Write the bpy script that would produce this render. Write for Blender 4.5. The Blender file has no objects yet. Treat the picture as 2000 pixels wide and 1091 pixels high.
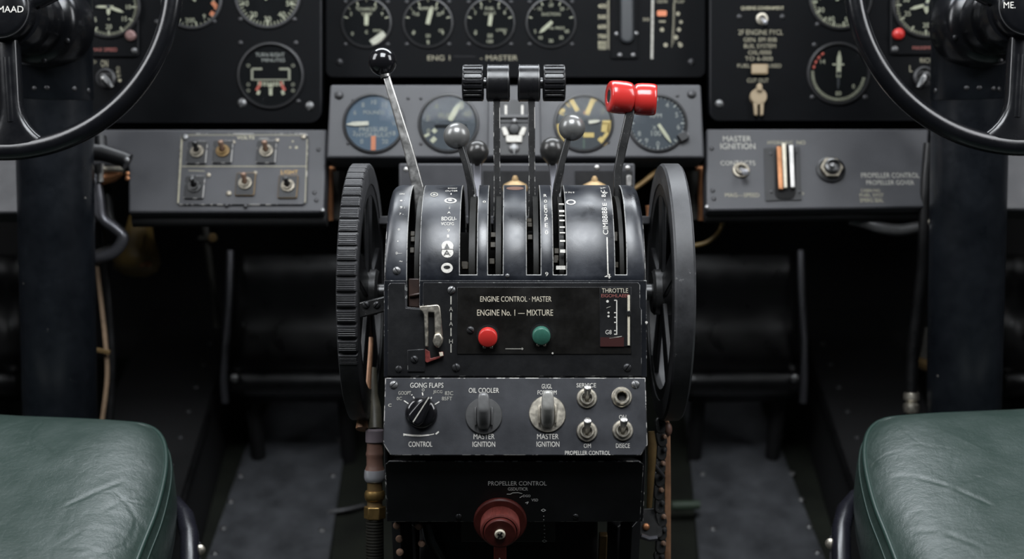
import bpy, bmesh, math, random
from mathutils import Vector, Matrix
random.seed(7)
PI = math.pi
R = math.radians
sc = bpy.context.scene
COL = sc.collection

# ------------------------------------------------------------------ frame
# Everything is modelled in a working frame whose +Y runs along the line of sight;
# TILT turns that frame by the camera's pitch so that the cockpit floor is level at z=0.
F, CX, CY = 2462.0, 1000.0, 545.5
TH = R(25.0)
S_, C_ = math.sin(TH), math.cos(TH)
FLOOR_H = -1.13
TILT = Matrix.Translation((0, 0, -FLOOR_H)) @ Matrix.Rotation(-TH, 4, 'X')
UP = Vector((0, -S_, C_))
FWD = Vector((0, C_, S_))

def P(px, py, Y):
    return Vector(((px - CX) / F * Y, Y, -(py - CY) / F * Y))

def frame(p, n, up=(0, 0, 1), rot=0.0):
    z = Vector(n).normalized()
    u = Vector(up)
    y = (u - z * u.dot(z)).normalized()
    x = y.cross(z)
    m = Matrix((x, y, z)).transposed().to_4x4()
    m.translation = Vector(p)
    if rot:
        m = m @ Matrix.Rotation(rot, 4, 'Z')
    return m

class Panel:
    def __init__(s, p, n, up=(0, 0, 1)):
        s.M = frame(p, n, up)
        s.I = s.M.inverted()
        s.p = Vector(p); s.n = Vector(n).normalized(); s.up = up
    def hit(s, px, py):
        d = Vector(((px - CX) / F, 1, -(py - CY) / F))
        return d * (s.p.dot(s.n) / d.dot(s.n))
    def uv(s, px, py):
        q = s.I @ s.hit(px, py)
        return (q.x, q.y)
    def fr(s, px, py, rot=0.0, off=0.0):
        return frame(s.hit(px, py) + s.n * off, s.n, s.up, rot)
    def k(s, px, py):
        return s.hit(px, py).y / F
    def at(s, px, py, off=0.0):
        return s.hit(px, py) + s.n * off

FR = {}

# ------------------------------------------------------------------ mesh builder
class MB:
    def __init__(s):
        s.bm = bmesh.new()
        s.mi = 0
    def face(s, vs):
        try:
            f = s.bm.faces.new(vs); f.material_index = s.mi; return f
        except ValueError:
            return None
    def lathe(s, prof, M=Matrix(), seg=40, a0=0.0, a1=2 * PI, fn=None):
        full = abs((a1 - a0) - 2 * PI) < 1e-6
        n = seg if full else seg + 1
        rings = []
        for (r, z) in prof:
            if r < 1e-7:
                rings.append([s.bm.verts.new(M @ Vector((0, 0, z)))])
            else:
                ring = []
                for i in range(n):
                    a = a0 + (a1 - a0) * i / seg
                    rr = r * (fn(a, r, z) if fn else 1.0)
                    ring.append(s.bm.verts.new(M @ Vector((rr * math.cos(a), rr * math.sin(a), z))))
                rings.append(ring)
        for A, B in zip(rings[:-1], rings[1:]):
            m = n if full else n - 1
            for i in range(m):
                j = (i + 1) % n
                if len(A) == 1 and len(B) == 1: continue
                if len(A) == 1: s.face((A[0], B[i], B[j]))
                elif len(B) == 1: s.face((A[i], A[j], B[0]))
                else: s.face((A[i], A[j], B[j], B[i]))
        return s
    def box(s, x0, x1, y0, y1, z0, z1, M=Matrix()):
        v = [s.bm.verts.new(M @ Vector(c)) for c in
             ((x0,y0,z0),(x1,y0,z0),(x1,y1,z0),(x0,y1,z0),(x0,y0,z1),(x1,y0,z1),(x1,y1,z1),(x0,y1,z1))]
        for q in ((0,3,2,1),(4,5,6,7),(0,1,5,4),(1,2,6,5),(2,3,7,6),(3,0,4,7)):
            s.face([v[i] for i in q])
        return s
    def prism(s, poly, z0, z1, M=Matrix()):
        a = [s.bm.verts.new(M @ Vector((x, y, z0))) for x, y in poly]
        b = [s.bm.verts.new(M @ Vector((x, y, z1))) for x, y in poly]
        n = len(poly)
        s.face(a[::-1]); s.face(b)
        for i in range(n):
            j = (i + 1) % n
            s.face((a[i], a[j], b[j], b[i]))
        return s
    def ring_prism(s, outer, inner, z0, z1, M=Matrix()):
        n = len(outer)
        g = [[s.bm.verts.new(M @ Vector((x, y, z))) for x, y in pl] for pl, z in
             ((outer, z0), (outer, z1), (inner, z1), (inner, z0))]
        for a in range(4):
            A, B = g[a], g[(a + 1) % 4]
            for i in range(n):
                j = (i + 1) % n
                s.face((A[i], A[j], B[j], B[i]))
        return s
    def tube(s, pts, r, seg=12, caps=True, closed=False, flat=None):
        pts = [Vector(p) for p in pts]
        n = len(pts)
        rs = r if isinstance(r, (list, tuple)) else [r] * n
        rings = []
        prev = None
        for i in range(n):
            if closed:
                t = (pts[(i + 1) % n] - pts[(i - 1) % n]).normalized()
            else:
                t = (pts[min(i + 1, n - 1)] - pts[max(i - 1, 0)]).normalized()
            if prev is None:
                ref = Vector((0, 1, 0)) if abs(t.y) < 0.9 else Vector((1, 0, 0))
                u = (ref - t * ref.dot(t)).normalized()
            else:
                u = (prev - t * prev.dot(t)).normalized()
            prev = u
            w = t.cross(u)
            fu, fw = flat if flat else (1, 1)
            rings.append([s.bm.verts.new(pts[i] + (u * math.cos(2*PI*k/seg) * fu + w * math.sin(2*PI*k/seg) * fw) * rs[i]) for k in range(seg)])
        m = n if closed else n - 1
        for i in range(m):
            A, B = rings[i], rings[(i + 1) % n]
            for k in range(seg):
                j = (k + 1) % seg
                s.face((A[k], A[j], B[j], B[k]))
        if caps and not closed:
            s.face(rings[0][::-1]); s.face(rings[-1])
        return s
    def bar(s, pts, wx, wy, caps=True):
        """rectangular bar swept along pts; wx in X, wy in Y (lists or numbers)"""
        n = len(pts)
        wxs = wx if isinstance(wx, (list, tuple)) else [wx] * n
        wys = wy if isinstance(wy, (list, tuple)) else [wy] * n
        rings = []
        for i in range(n):
            t = (Vector(pts[min(i + 1, n - 1)]) - Vector(pts[max(i - 1, 0)])).normalized()
            y = Vector((0, 1, 0)); y = (y - t * y.dot(t)).normalized()
            x = y.cross(t)
            p = Vector(pts[i])
            rings.append([s.bm.verts.new(p + x * a * wxs[i] / 2 + y * b * wys[i] / 2) for a, b in ((-1,-1),(1,-1),(1,1),(-1,1))])
        for A, B in zip(rings[:-1], rings[1:]):
            for k in range(4):
                j = (k + 1) % 4
                s.face((A[k], A[j], B[j], B[k]))
        s.face(rings[0][::-1]); s.face(rings[-1])
        return s
    def sphere(s, c, r, seg=40, rings=24, sz=1.0):
        prof = [(r * math.sin(PI * i / rings), -r * sz * math.cos(PI * i / rings)) for i in range(rings + 1)]
        prof[0] = (0, prof[0][1]); prof[-1] = (0, prof[-1][1])
        return s.lathe(prof, Matrix.Translation(c), seg)
    def grid(s, pts, closed_u=False):
        vs = [[s.bm.verts.new(p) for p in row] for row in pts]
        for A, B in zip(vs[:-1], vs[1:]):
            n = len(A)
            for i in range(n if closed_u else n - 1):
                j = (i + 1) % n
                s.face((A[i], A[j], B[j], B[i]))
        return vs
    def build(s, name, mats, parent=None, bevel=0.0, bseg=2, smooth=35, origin=None, wear=None, solid=0.0, recalc=True):
        bmesh.ops.remove_doubles(s.bm, verts=s.bm.verts, dist=1e-7)
        if recalc:
            bmesh.ops.recalc_face_normals(s.bm, faces=s.bm.faces)
        me = bpy.data.meshes.new(name)
        s.bm.to_mesh(me); s.bm.free()
        if not isinstance(mats, (list, tuple)): mats = [mats]
        for m in mats: me.materials.append(m)
        o = bpy.data.objects.new(name, me)
        COL.objects.link(o)
        if parent is None:
            if origin is None:
                c = sum((v.co for v in me.vertices), Vector()) / len(me.vertices)
                lo = min((v.co.dot(UP) for v in me.vertices))
                origin = c + UP * (lo - c.dot(UP))
            fr = frame(origin, UP, FWD)
            o.matrix_basis = TILT @ fr
        else:
            fr = FR[parent.name]
            o.parent = parent
        FR[o.name] = fr
        me.transform(fr.inverted())
        if smooth:
            me.shade_smooth()
            me.set_sharp_from_angle(angle=R(smooth))
        if solid:
            md = o.modifiers.new('solid', 'SOLIDIFY'); md.thickness = solid; md.offset = -1
        if bevel:
            md = o.modifiers.new('bevel', 'BEVEL'); md.width = bevel; md.segments = bseg
            md.limit_method = 'ANGLE'; md.angle_limit = R(40); md.harden_normals = False; md.use_clamp_overlap = False
            if wear is not None:
                md.material = wear
        return o

def thing(name, label, cat, fr, group=None):
    o = bpy.data.objects.new(name, None)
    COL.objects.link(o)
    o.empty_display_size = 0.02
    o.matrix_basis = TILT @ fr
    FR[o.name] = fr
    o['label'] = label; o['category'] = cat
    if group: o['group'] = group
    return o

def tag(o, label, cat, group=None):
    o['label'] = label; o['category'] = cat
    if group: o['group'] = group
    return o

def struct(o):
    o['kind'] = 'structure'
    return o

def level(p):
    return frame(p, UP, FWD)

# ------------------------------------------------------------------ materials
def new_mat(name):
    m = bpy.data.materials.new(name); m.use_nodes = True
    nt = m.node_tree
    return m, nt, nt.nodes['Principled BSDF']

def plain(name, col, rough=0.5, metal=0.0, spec=0.5, coat=0.0, noise=0.0, nscale=60, bump=0.0, bscale=400, rvar=0.0, emit=None, aniso=0.0):
    m, nt, b = new_mat(name)
    b.inputs['Base Color'].default_value = (*col, 1)
    b.inputs['Roughness'].default_value = rough
    b.inputs['Metallic'].default_value = metal
    b.inputs['Specular IOR Level'].default_value = spec
    b.inputs['Coat Weight'].default_value = coat
    if emit:
        b.inputs['Emission Color'].default_value = (*col, 1)
        b.inputs['Emission Strength'].default_value = emit
    tc = nt.nodes.new('ShaderNodeTexCoord')
    if noise or rvar:
        n = nt.nodes.new('ShaderNodeTexNoise'); n.inputs['Scale'].default_value = nscale; n.inputs['Detail'].default_value = 6
        n.inputs['Roughness'].default_value = 0.65
        nt.links.new(tc.outputs['Object'], n.inputs['Vector'])
        if noise:
            r = nt.nodes.new('ShaderNodeMapRange')
            r.inputs['From Min'].default_value = 0.3; r.inputs['From Max'].default_value = 0.7
            r.inputs['To Min'].default_value = 1 - noise; r.inputs['To Max'].default_value = 1 + noise
            nt.links.new(n.outputs['Fac'], r.inputs['Value'])
            mx = nt.nodes.new('ShaderNodeVectorMath'); mx.operation = 'SCALE'
            mx.inputs[0].default_value = col
            nt.links.new(r.outputs[0], mx.inputs['Scale'])
            nt.links.new(mx.outputs[0], b.inputs['Base Color'])
        if rvar:
            r2 = nt.nodes.new('ShaderNodeMapRange')
            r2.inputs['From Min'].default_value = 0.3; r2.inputs['From Max'].default_value = 0.7
            r2.inputs['To Min'].default_value = max(0.05, rough - rvar); r2.inputs['To Max'].default_value = min(1, rough + rvar)
            nt.links.new(n.outputs['Fac'], r2.inputs['Value'])
            nt.links.new(r2.outputs[0], b.inputs['Roughness'])
    if bump:
        n2 = nt.nodes.new('ShaderNodeTexNoise'); n2.inputs['Scale'].default_value = bscale; n2.inputs['Detail'].default_value = 3
        nt.links.new(tc.outputs['Object'], n2.inputs['Vector'])
        bp = nt.nodes.new('ShaderNodeBump'); bp.inputs['Strength'].default_value = bump; bp.inputs['Distance'].default_value = 0.0006
        nt.links.new(n2.outputs['Fac'], bp.inputs['Height'])
        nt.links.new(bp.outputs['Normal'], b.inputs['Normal'])
    return m

def worn(name, col, rough, chip=(0.5, 0.49, 0.46), amount=0.7, scale=300, metal=0.0, rvar=0.08, cloud=0.25, bump=0.08, spec=0.5):
    """paint with small flaked chips of its own shape, soft grime mottling and orange-peel"""
    m, nt, b = new_mat(name)
    tc = nt.nodes.new('ShaderNodeTexCoord')
    n = nt.nodes.new('ShaderNodeTexNoise'); n.inputs['Scale'].default_value = scale; n.inputs['Detail'].default_value = 9; n.inputs['Roughness'].default_value = 0.62
    nt.links.new(tc.outputs['Object'], n.inputs['Vector'])
    cr = nt.nodes.new('ShaderNodeMapRange')
    cr.inputs['From Min'].default_value = amount; cr.inputs['From Max'].default_value = amount + 0.03
    nt.links.new(n.outputs['Fac'], cr.inputs['Value'])
    n3 = nt.nodes.new('ShaderNodeTexNoise'); n3.inputs['Scale'].default_value = 22; n3.inputs['Detail'].default_value = 8; n3.inputs['Roughness'].default_value = 0.7
    nt.links.new(tc.outputs['Object'], n3.inputs['Vector'])
    r = nt.nodes.new('ShaderNodeMapRange')
    r.inputs['From Min'].default_value = 0.3; r.inputs['From Max'].default_value = 0.7
    r.inputs['To Min'].default_value = 1 - cloud; r.inputs['To Max'].default_value = 1 + cloud
    nt.links.new(n3.outputs['Fac'], r.inputs['Value'])
    vm = nt.nodes.new('ShaderNodeVectorMath'); vm.operation = 'SCALE'; vm.inputs[0].default_value = col
    nt.links.new(r.outputs[0], vm.inputs['Scale'])
    mx = nt.nodes.new('ShaderNodeMix'); mx.data_type = 'RGBA'
    nt.links.new(cr.outputs[0], mx.inputs[0])
    nt.links.new(vm.outputs[0], mx.inputs[6])
    mx.inputs[7].default_value = (*chip, 1)
    nt.links.new(mx.outputs[2], b.inputs['Base Color'])
    r2 = nt.nodes.new('ShaderNodeMapRange')
    r2.inputs['From Min'].default_value = 0.3; r2.inputs['From Max'].default_value = 0.7
    r2.inputs['To Min'].default_value = rough - rvar; r2.inputs['To Max'].default_value = rough + rvar
    nt.links.new(n3.outputs['Fac'], r2.inputs['Value'])
    nt.links.new(r2.outputs[0], b.inputs['Roughness'])
    b.inputs['Metallic'].default_value = metal
    b.inputs['Specular IOR Level'].default_value = spec
    if bump:
        n2 = nt.nodes.new('ShaderNodeTexNoise'); n2.inputs['Scale'].default_value = 900; n2.inputs['Detail'].default_value = 2
        nt.links.new(tc.outputs['Object'], n2.inputs['Vector'])
        bp = nt.nodes.new('ShaderNodeBump'); bp.inputs['Strength'].default_value = bump; bp.inputs['Distance'].default_value = 0.0005
        nt.links.new(n2.outputs['Fac'], bp.inputs['Height'])
        nt.links.new(bp.outputs['Normal'], b.inputs['Normal'])
    return m

M = {}
M['black'] = worn('black_enamel', (0.0095, 0.0105, 0.013), 0.30, amount=0.745, scale=150)
M['cover'] = worn('glossy_black_enamel', (0.0105, 0.0125, 0.0175), 0.35, amount=0.735, scale=170, cloud=0.65, spec=0.75, rvar=0.12)
M['edgeline'] = worn('bare_metal_edge', (0.06, 0.06, 0.06), 0.4, chip=(0.30, 0.30, 0.29), amount=0.40, scale=420)
M['blacksatin'] = worn('satin_black_paint', (0.007, 0.0072, 0.008), 0.42, amount=0.76, scale=160)
M['edge'] = worn('worn_paint_edge', (0.03, 0.03, 0.032), 0.4, chip=(0.40, 0.39, 0.37), amount=0.515, scale=95)
M['edge2'] = worn('rubbed_paint_edge', (0.02, 0.02, 0.022), 0.4, chip=(0.30, 0.30, 0.29), amount=0.56, scale=90)
M['panel'] = worn('black_instrument_panel', (0.0030, 0.0034, 0.0042), 0.55, amount=0.82, scale=90, cloud=0.2, spec=0.08)
M['paneledge'] = plain('instrument_panel_edge', (0.012, 0.012, 0.014), 0.5, spec=0.3)
M['grey'] = worn('grey_console_paint', (0.040, 0.0405, 0.045), 0.48, amount=0.80, scale=90, cloud=0.14)
M['grey2'] = worn('grey_gauge_panel_paint', (0.062, 0.063, 0.068), 0.48, amount=0.80, scale=90, cloud=0.12)
M['switchgrey'] = worn('grey_switch_panel_paint', (0.030, 0.0315, 0.0365), 0.44, amount=0.73, scale=150, cloud=0.28)
M['floor'] = worn('grey_floor_plate', (0.070, 0.073, 0.080), 0.45, amount=0.80, scale=40, cloud=0.45)
M['floorblack'] = plain('dark_green_floor', (0.010, 0.012, 0.008), 0.6, noise=0.5, nscale=12)
M['wall'] = plain('black_bulkhead', (0.004, 0.004, 0.0045), 0.7, noise=0.3)
M['pedal'] = plain('pedal_black', (0.005, 0.005, 0.0053), 0.33, noise=0.3, nscale=20, rvar=0.1)
M['column'] = worn('column_black_paint', (0.0055, 0.007, 0.0095), 0.33, chip=(0.22, 0.21, 0.19), amount=0.70, scale=60, cloud=0.3, bump=0.05)
M['yoke'] = plain('yoke_black_plastic', (0.0042, 0.0045, 0.0056), 0.24, rvar=0.06, nscale=40, bump=0.05, bscale=300)
M['rubber'] = plain('black_rubber', (0.030, 0.030, 0.032), 0.45, noise=0.3, nscale=80, bump=0.15)
M['rubbergrey'] = worn('scuffed_rubber', (0.036, 0.0365, 0.039), 0.46, chip=(0.10, 0.10, 0.10), amount=0.64, scale=90, cloud=0.55)
M['bakelite'] = plain('black_bakelite', (0.006, 0.006, 0.007), 0.16, coat=0.3)
M['grip'] = plain('black_grip', (0.0075, 0.0075, 0.0085), 0.3, rvar=0.08, bump=0.06)
M['steel'] = plain('brushed_steel', (0.55, 0.54, 0.52), 0.38, metal=1.0, noise=0.14, nscale=120, rvar=0.08)
M['nickel'] = plain('worn_nickel', (0.55, 0.51, 0.43), 0.40, metal=0.9, noise=0.35, nscale=150, rvar=0.1)
M['darksteel'] = worn('dark_steel', (0.10, 0.10, 0.10), 0.32, chip=(0.22, 0.22, 0.21), amount=0.66, scale=300, metal=0.9, cloud=0.3)
M['blacksteel'] = worn('blackened_steel', (0.020, 0.020, 0.020), 0.36, chip=(0.16, 0.155, 0.145), amount=0.64, scale=800, cloud=0.45)
M['dirtynickel'] = plain('grimy_nickel', (0.26, 0.235, 0.19), 0.42, metal=0.8, noise=0.45, nscale=200, rvar=0.1)
M['oilgrey'] = plain('satin_grey_knob', (0.13, 0.13, 0.13), 0.3, noise=0.15, nscale=150)
M['palegrey'] = plain('pale_grey_metal', (0.30, 0.295, 0.275), 0.34, metal=0.2, noise=0.2, nscale=150)
M['brightwhite'] = plain('brightened_white_lettering', (0.85, 0.84, 0.80), 0.6)  # lettering white raised to make up for dim light on the lower box
M['knobgrey'] = plain('dark_grey_knob', (0.10, 0.10, 0.10), 0.34, metal=0.4, noise=0.15, nscale=150)
M['pewter'] = plain('grey_metal_ball', (0.175, 0.175, 0.17), 0.30, metal=0.45, noise=0.08, nscale=90)
M['pewterdark'] = plain('dark_metal_ball', (0.055, 0.054, 0.052), 0.28, metal=0.5)
M['screw'] = plain('screw_steel', (0.22, 0.22, 0.22), 0.42, metal=0.9, noise=0.3, nscale=300)
M['screwdark'] = plain('dark_screw', (0.05, 0.05, 0.052), 0.42, metal=0.7)
M['brass'] = plain('aged_brass', (0.42, 0.27, 0.10), 0.36, metal=0.9, noise=0.25, nscale=80)
M['capbrass'] = plain('dull_cap_brass', (0.40, 0.27, 0.13), 0.5, metal=0.35, noise=0.15)
M['brassdark'] = plain('tan_brass', (0.20, 0.13, 0.055), 0.45, metal=0.6, noise=0.3, nscale=50)
M['copper'] = plain('copper', (0.42, 0.19, 0.09), 0.4, metal=0.8, noise=0.3, nscale=60)
M['brownmetal'] = plain('brown_worn_metal', (0.27, 0.17, 0.12), 0.4, metal=0.5, noise=0.4, nscale=200)
M['strapcopper'] = plain('dull_copper_strap', (0.36, 0.19, 0.105), 0.5, metal=0.2, noise=0.3, nscale=60)
M['palepipe'] = plain('pale_olive_pipe', (0.085, 0.078, 0.055), 0.45, noise=0.3)
M['rodtan'] = plain('dull_tan_rod', (0.24, 0.165, 0.105), 0.5, noise=0.25)
M['tan'] = plain('tan_plastic', (0.36, 0.28, 0.18), 0.5)
M['ochre'] = plain('ochre_paint', (0.16, 0.105, 0.032), 0.45, noise=0.25, nscale=30)
M['cream'] = plain('cream_paint', (0.58, 0.53, 0.42), 0.5, noise=0.15, nscale=200)
M['white'] = plain('white_lettering', (0.62, 0.60, 0.55), 0.6, noise=0.25, nscale=500)
M['dimwhite'] = plain('faded_lettering', (0.36, 0.35, 0.31), 0.6, noise=0.3, nscale=300)
M['lume'] = plain('aged_luminous_paint', (0.50, 0.47, 0.33), 0.6, noise=0.2, nscale=300)
M['lumedim'] = plain('dim_luminous_paint', (0.30, 0.28, 0.20), 0.6)
M['yellow'] = plain('yellow_gauge_paint', (0.62, 0.43, 0.13), 0.55)
M['orange'] = plain('orange_gauge_paint', (0.62, 0.20, 0.09), 0.55)
M['redmark'] = plain('red_gauge_paint', (0.50, 0.09, 0.06), 0.55)
M['pinktext'] = plain('faded_red_lettering', (0.30, 0.09, 0.075), 0.6)
M['red'] = plain('red_plastic', (0.50, 0.028, 0.024), 0.24, coat=0.4)
M['redbutton'] = plain('red_button', (0.55, 0.03, 0.025), 0.35)
M['greenbutton'] = plain('green_button', (0.035, 0.13, 0.095), 0.38, noise=0.15, nscale=200)
M['redbrown'] = plain('red_brown_paint', (0.075, 0.013, 0.010), 0.40, noise=0.25, nscale=120, rvar=0.08)
M['darkred'] = plain('dark_red_paint', (0.035, 0.006, 0.005), 0.5)
M['dial'] = plain('black_dial', (0.005, 0.005, 0.0053), 0.7, spec=0.1)
M['glaredial'] = plain('glare_blue_dial', (0.055, 0.085, 0.12), 0.55, noise=0.12, nscale=30)  # bluish glare of the glass is coloured into the dial
M['slatedial'] = plain('dark_slate_dial', (0.026, 0.032, 0.040), 0.55)
M['greydial'] = plain('grey_dial', (0.020, 0.022, 0.024), 0.55)
M['bezel'] = plain('black_bezel', (0.016, 0.016, 0.017), 0.36)
M['bezelgrey'] = plain('grey_bezel', (0.05, 0.05, 0.052), 0.4)
M['void'] = plain('black_void', (0.0015, 0.0015, 0.0015), 0.9)
M['stop'] = plain('dull_tan_stop', (0.035, 0.028, 0.017), 0.6, noise=0.5, nscale=200)
M['sector'] = worn('oily_sector_plate', (0.0075, 0.0072, 0.0055), 0.5, chip=(0.05, 0.048, 0.04), amount=0.66, scale=240, cloud=0.5, spec=0.3)
M['slotshade'] = plain('slot_shade_black', (0.002, 0.002, 0.0018), 0.8, spec=0.1)  # near-black colour stands in for the shade inside the slots
M['drum'] = plain('oily_drum', (0.016, 0.015, 0.011), 0.5, noise=0.5, nscale=60)
M['lavender'] = plain('grey_pink_sleeve', (0.17, 0.14, 0.155), 0.5)
M['brownclay'] = plain('brown_hose_sleeve', (0.14, 0.075, 0.055), 0.5, noise=0.2)
M['chrome'] = plain('bright_chrome', (0.55, 0.55, 0.58), 0.22, metal=0.6)
M['greenbar'] = plain('green_bar', (0.05, 0.075, 0.05), 0.5)
M['tube'] = plain('gunmetal_tube', (0.09, 0.09, 0.10), 0.33, metal=0.6)
M['frameblack'] = worn('seat_frame_black', (0.012, 0.012, 0.017), 0.26, amount=0.72, scale=110)
M['leatherdark'] = plain('brown_leather', (0.035, 0.018, 0.013), 0.5, noise=0.4, nscale=60)

def glass_mat():
    m, nt, b = new_mat('instrument_glass')
    out = nt.nodes['Material Output']
    tr = nt.nodes.new('ShaderNodeBsdfTransparent'); tr.inputs[0].default_value = (0.93, 0.95, 0.96, 1)
    gl = nt.nodes.new('ShaderNodeBsdfGlossy'); gl.inputs['Roughness'].default_value = 0.05
    fr = nt.nodes.new('ShaderNodeFresnel'); fr.inputs[0].default_value = 1.15
    mx = nt.nodes.new('ShaderNodeMixShader')
    nt.links.new(fr.outputs[0], mx.inputs[0]); nt.links.new(tr.outputs[0], mx.inputs[1]); nt.links.new(gl.outputs[0], mx.inputs[2])
    nt.links.new(mx.outputs[0], out.inputs['Surface'])
    nt.nodes.remove(b)
    return m
M['glass'] = glass_mat()

def leather_mat():
    m, nt, b = new_mat('green_leather')
    tc = nt.nodes.new('ShaderNodeTexCoord')
    N = nt.nodes.new; L = nt.links.new
    # wandering folds
    n0 = N('ShaderNodeTexNoise'); n0.inputs['Scale'].default_value = 9; n0.inputs['Detail'].default_value = 3
    L(tc.outputs['Object'], n0.inputs['Vector'])
    dis = N('ShaderNodeVectorMath'); dis.operation = 'SCALE'; dis.inputs['Scale'].default_value = 0.06
    L(n0.outputs['Color'], dis.inputs[0])
    add = N('ShaderNodeVectorMath'); add.operation = 'ADD'
    L(tc.outputs['Object'], add.inputs[0]); L(dis.outputs[0], add.inputs[1])
    v1 = N('ShaderNodeTexVoronoi'); v1.feature = 'DISTANCE_TO_EDGE'; v1.inputs['Scale'].default_value = 13
    L(add.outputs[0], v1.inputs['Vector'])
    m1 = N('ShaderNodeMapRange'); m1.interpolation_type = 'SMOOTHSTEP'
    m1.inputs['From Max'].default_value = 0.06
    L(v1.outputs['Distance'], m1.inputs['Value'])
    v2 = N('ShaderNodeTexVoronoi'); v2.feature = 'DISTANCE_TO_EDGE'; v2.inputs['Scale'].default_value = 48
    L(add.outputs[0], v2.inputs['Vector'])
    m2 = N('ShaderNodeMapRange'); m2.inputs['From Max'].default_value = 0.10
    L(v2.outputs['Distance'], m2.inputs['Value'])
    n1 = N('ShaderNodeTexNoise'); n1.inputs['Scale'].default_value = 26; n1.inputs['Detail'].default_value = 9; n1.inputs['Roughness'].default_value = 0.62
    L(tc.outputs['Object'], n1.inputs['Vector'])
    n2 = N('ShaderNodeTexNoise'); n2.inputs['Scale'].default_value = 700; n2.inputs['Detail'].default_value = 2
    L(tc.outputs['Object'], n2.inputs['Vector'])
    def mul(a, k):
        q = N('ShaderNodeMath'); q.operation = 'MULTIPLY'; q.inputs[1].default_value = k; L(a, q.inputs[0]); return q.outputs[0]
    def addf(a, c):
        q = N('ShaderNodeMath'); q.operation = 'ADD'; L(a, q.inputs[0]); L(c, q.inputs[1]); return q.outputs[0]
    n5 = N('ShaderNodeTexNoise'); n5.inputs['Scale'].default_value = 7; n5.inputs['Detail'].default_value = 2
    L(tc.outputs['Object'], n5.inputs['Vector'])
    msk = N('ShaderNodeMapRange'); msk.inputs['From Min'].default_value = 0.45; msk.inputs['From Max'].default_value = 0.62
    L(n5.outputs['Fac'], msk.inputs['Value'])
    inv = N('ShaderNodeMath'); inv.operation = 'SUBTRACT'; inv.inputs[0].default_value = 1.0; L(m1.outputs[0], inv.inputs[1])
    cm = N('ShaderNodeMath'); cm.operation = 'MULTIPLY'; L(inv.outputs[0], cm.inputs[0]); L(msk.outputs[0], cm.inputs[1])
    h = addf(addf(mul(cm.outputs[0], -0.32), mul(m2.outputs[0], 0.035)), addf(mul(n1.outputs['Fac'], 1.25), mul(n2.outputs['Fac'], 0.10)))
    bp = N('ShaderNodeBump'); bp.inputs['Strength'].default_value = 0.42; bp.inputs['Distance'].default_value = 0.0035
    L(h, bp.inputs['Height']); L(bp.outputs['Normal'], b.inputs['Normal'])
    # rubbed bloom in worn patches (own shape)
    n4 = N('ShaderNodeTexNoise'); n4.inputs['Scale'].default_value = 30; n4.inputs['Detail'].default_value = 7
    L(tc.outputs['Object'], n4.inputs['Vector'])
    cr = N('ShaderNodeValToRGB')
    cr.color_ramp.elements[0].position = 0.35; cr.color_ramp.elements[0].color = (0.017, 0.033, 0.027, 1)
    cr.color_ramp.elements[1].position = 0.70; cr.color_ramp.elements[1].color = (0.030, 0.047, 0.041, 1)
    L(n4.outputs['Fac'], cr.inputs[0]); L(cr.outputs[0], b.inputs['Base Color'])
    b.inputs['Roughness'].default_value = 0.40
    b.inputs['Specular IOR Level'].default_value = 0.8
    return m
M['leather'] = leather_mat()
M['piping'] = plain('green_piping', (0.014, 0.032, 0.026), 0.36, bump=0.1)

# ------------------------------------------------------------------ writing
_TXT = {}
def text_geo(s):
    if s in _TXT: return _TXT[s]
    cu = bpy.data.curves.new('t', 'FONT'); cu.body = s; cu.resolution_u = 3
    ob = bpy.data.objects.new('t', cu)
    me = ob.to_mesh()
    vs = [(v.co.x, v.co.y) for v in me.vertices]
    fs = [tuple(p.vertices) for p in me.polygons]
    ob.to_mesh_clear()
    bpy.data.objects.remove(ob); bpy.data.curves.remove(cu)
    x0 = min(v[0] for v in vs); x1 = max(v[0] for v in vs)
    y0 = min(v[1] for v in vs); y1 = max(v[1] for v in vs)
    vs = [((x - x0) / max(1e-6, x1 - x0) - 0.5, (y - y0) / max(1e-6, y1 - y0) - 0.5) for x, y in vs]
    _TXT[s] = (vs, fs, (x1 - x0) / max(1e-6, y1 - y0))
    return _TXT[s]

def add_text(mb, s, mapper, w, h):
    """mapper(a, b) -> rig point, with a,b metres from the text centre"""
    vs, fs, asp = text_geo(s)
    if w is None: w = asp * h
    V = [mb.bm.verts.new(mapper(x * w, y * h)) for x, y in vs]
    for f in fs: mb.face([V[i] for i in f])

def letter(pan, s, x0, x1, yc, hpx, parent, mat='white', off=0.0004, name='lettering'):
    mb = MB()
    k = pan.k((x0 + x1) / 2, yc)
    u, v = pan.uv((x0 + x1) / 2, yc)
    sl = abs(pan.n.y)
    add_text(mb, s, lambda a, b: pan.M @ Vector((u + a, v + b, off)), (x1 - x0) * k, hpx * k / sl)
    o = mb.build(name, M[mat], parent, smooth=0, recalc=False)
    if len(s) > 2: o['label'] = 'painted lettering ' + s
    return o

def strokes(pan, segs, wpx, parent, mat='white', off=0.0004, name='marking'):
    """painted line segments given as pixel pairs"""
    mb = MB()
    for s in segs:
        (xa, ya, xb, yb) = s[:4]
        wp = s[4] if len(s) > 4 else wpx
        a = Vector((*pan.uv(xa, ya), off)); b = Vector((*pan.uv(xb, yb), off))
        k = pan.k(xa, ya) * wp / 2
        d = (b - a).normalized(); nn = Vector((-d.y, d.x, 0)) * k
        mb.face([mb.bm.verts.new(pan.M @ q) for q in (a - nn, b - nn, b + nn, a + nn)])
    return mb.build(name, M[mat], parent, smooth=0, recalc=False)

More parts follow.
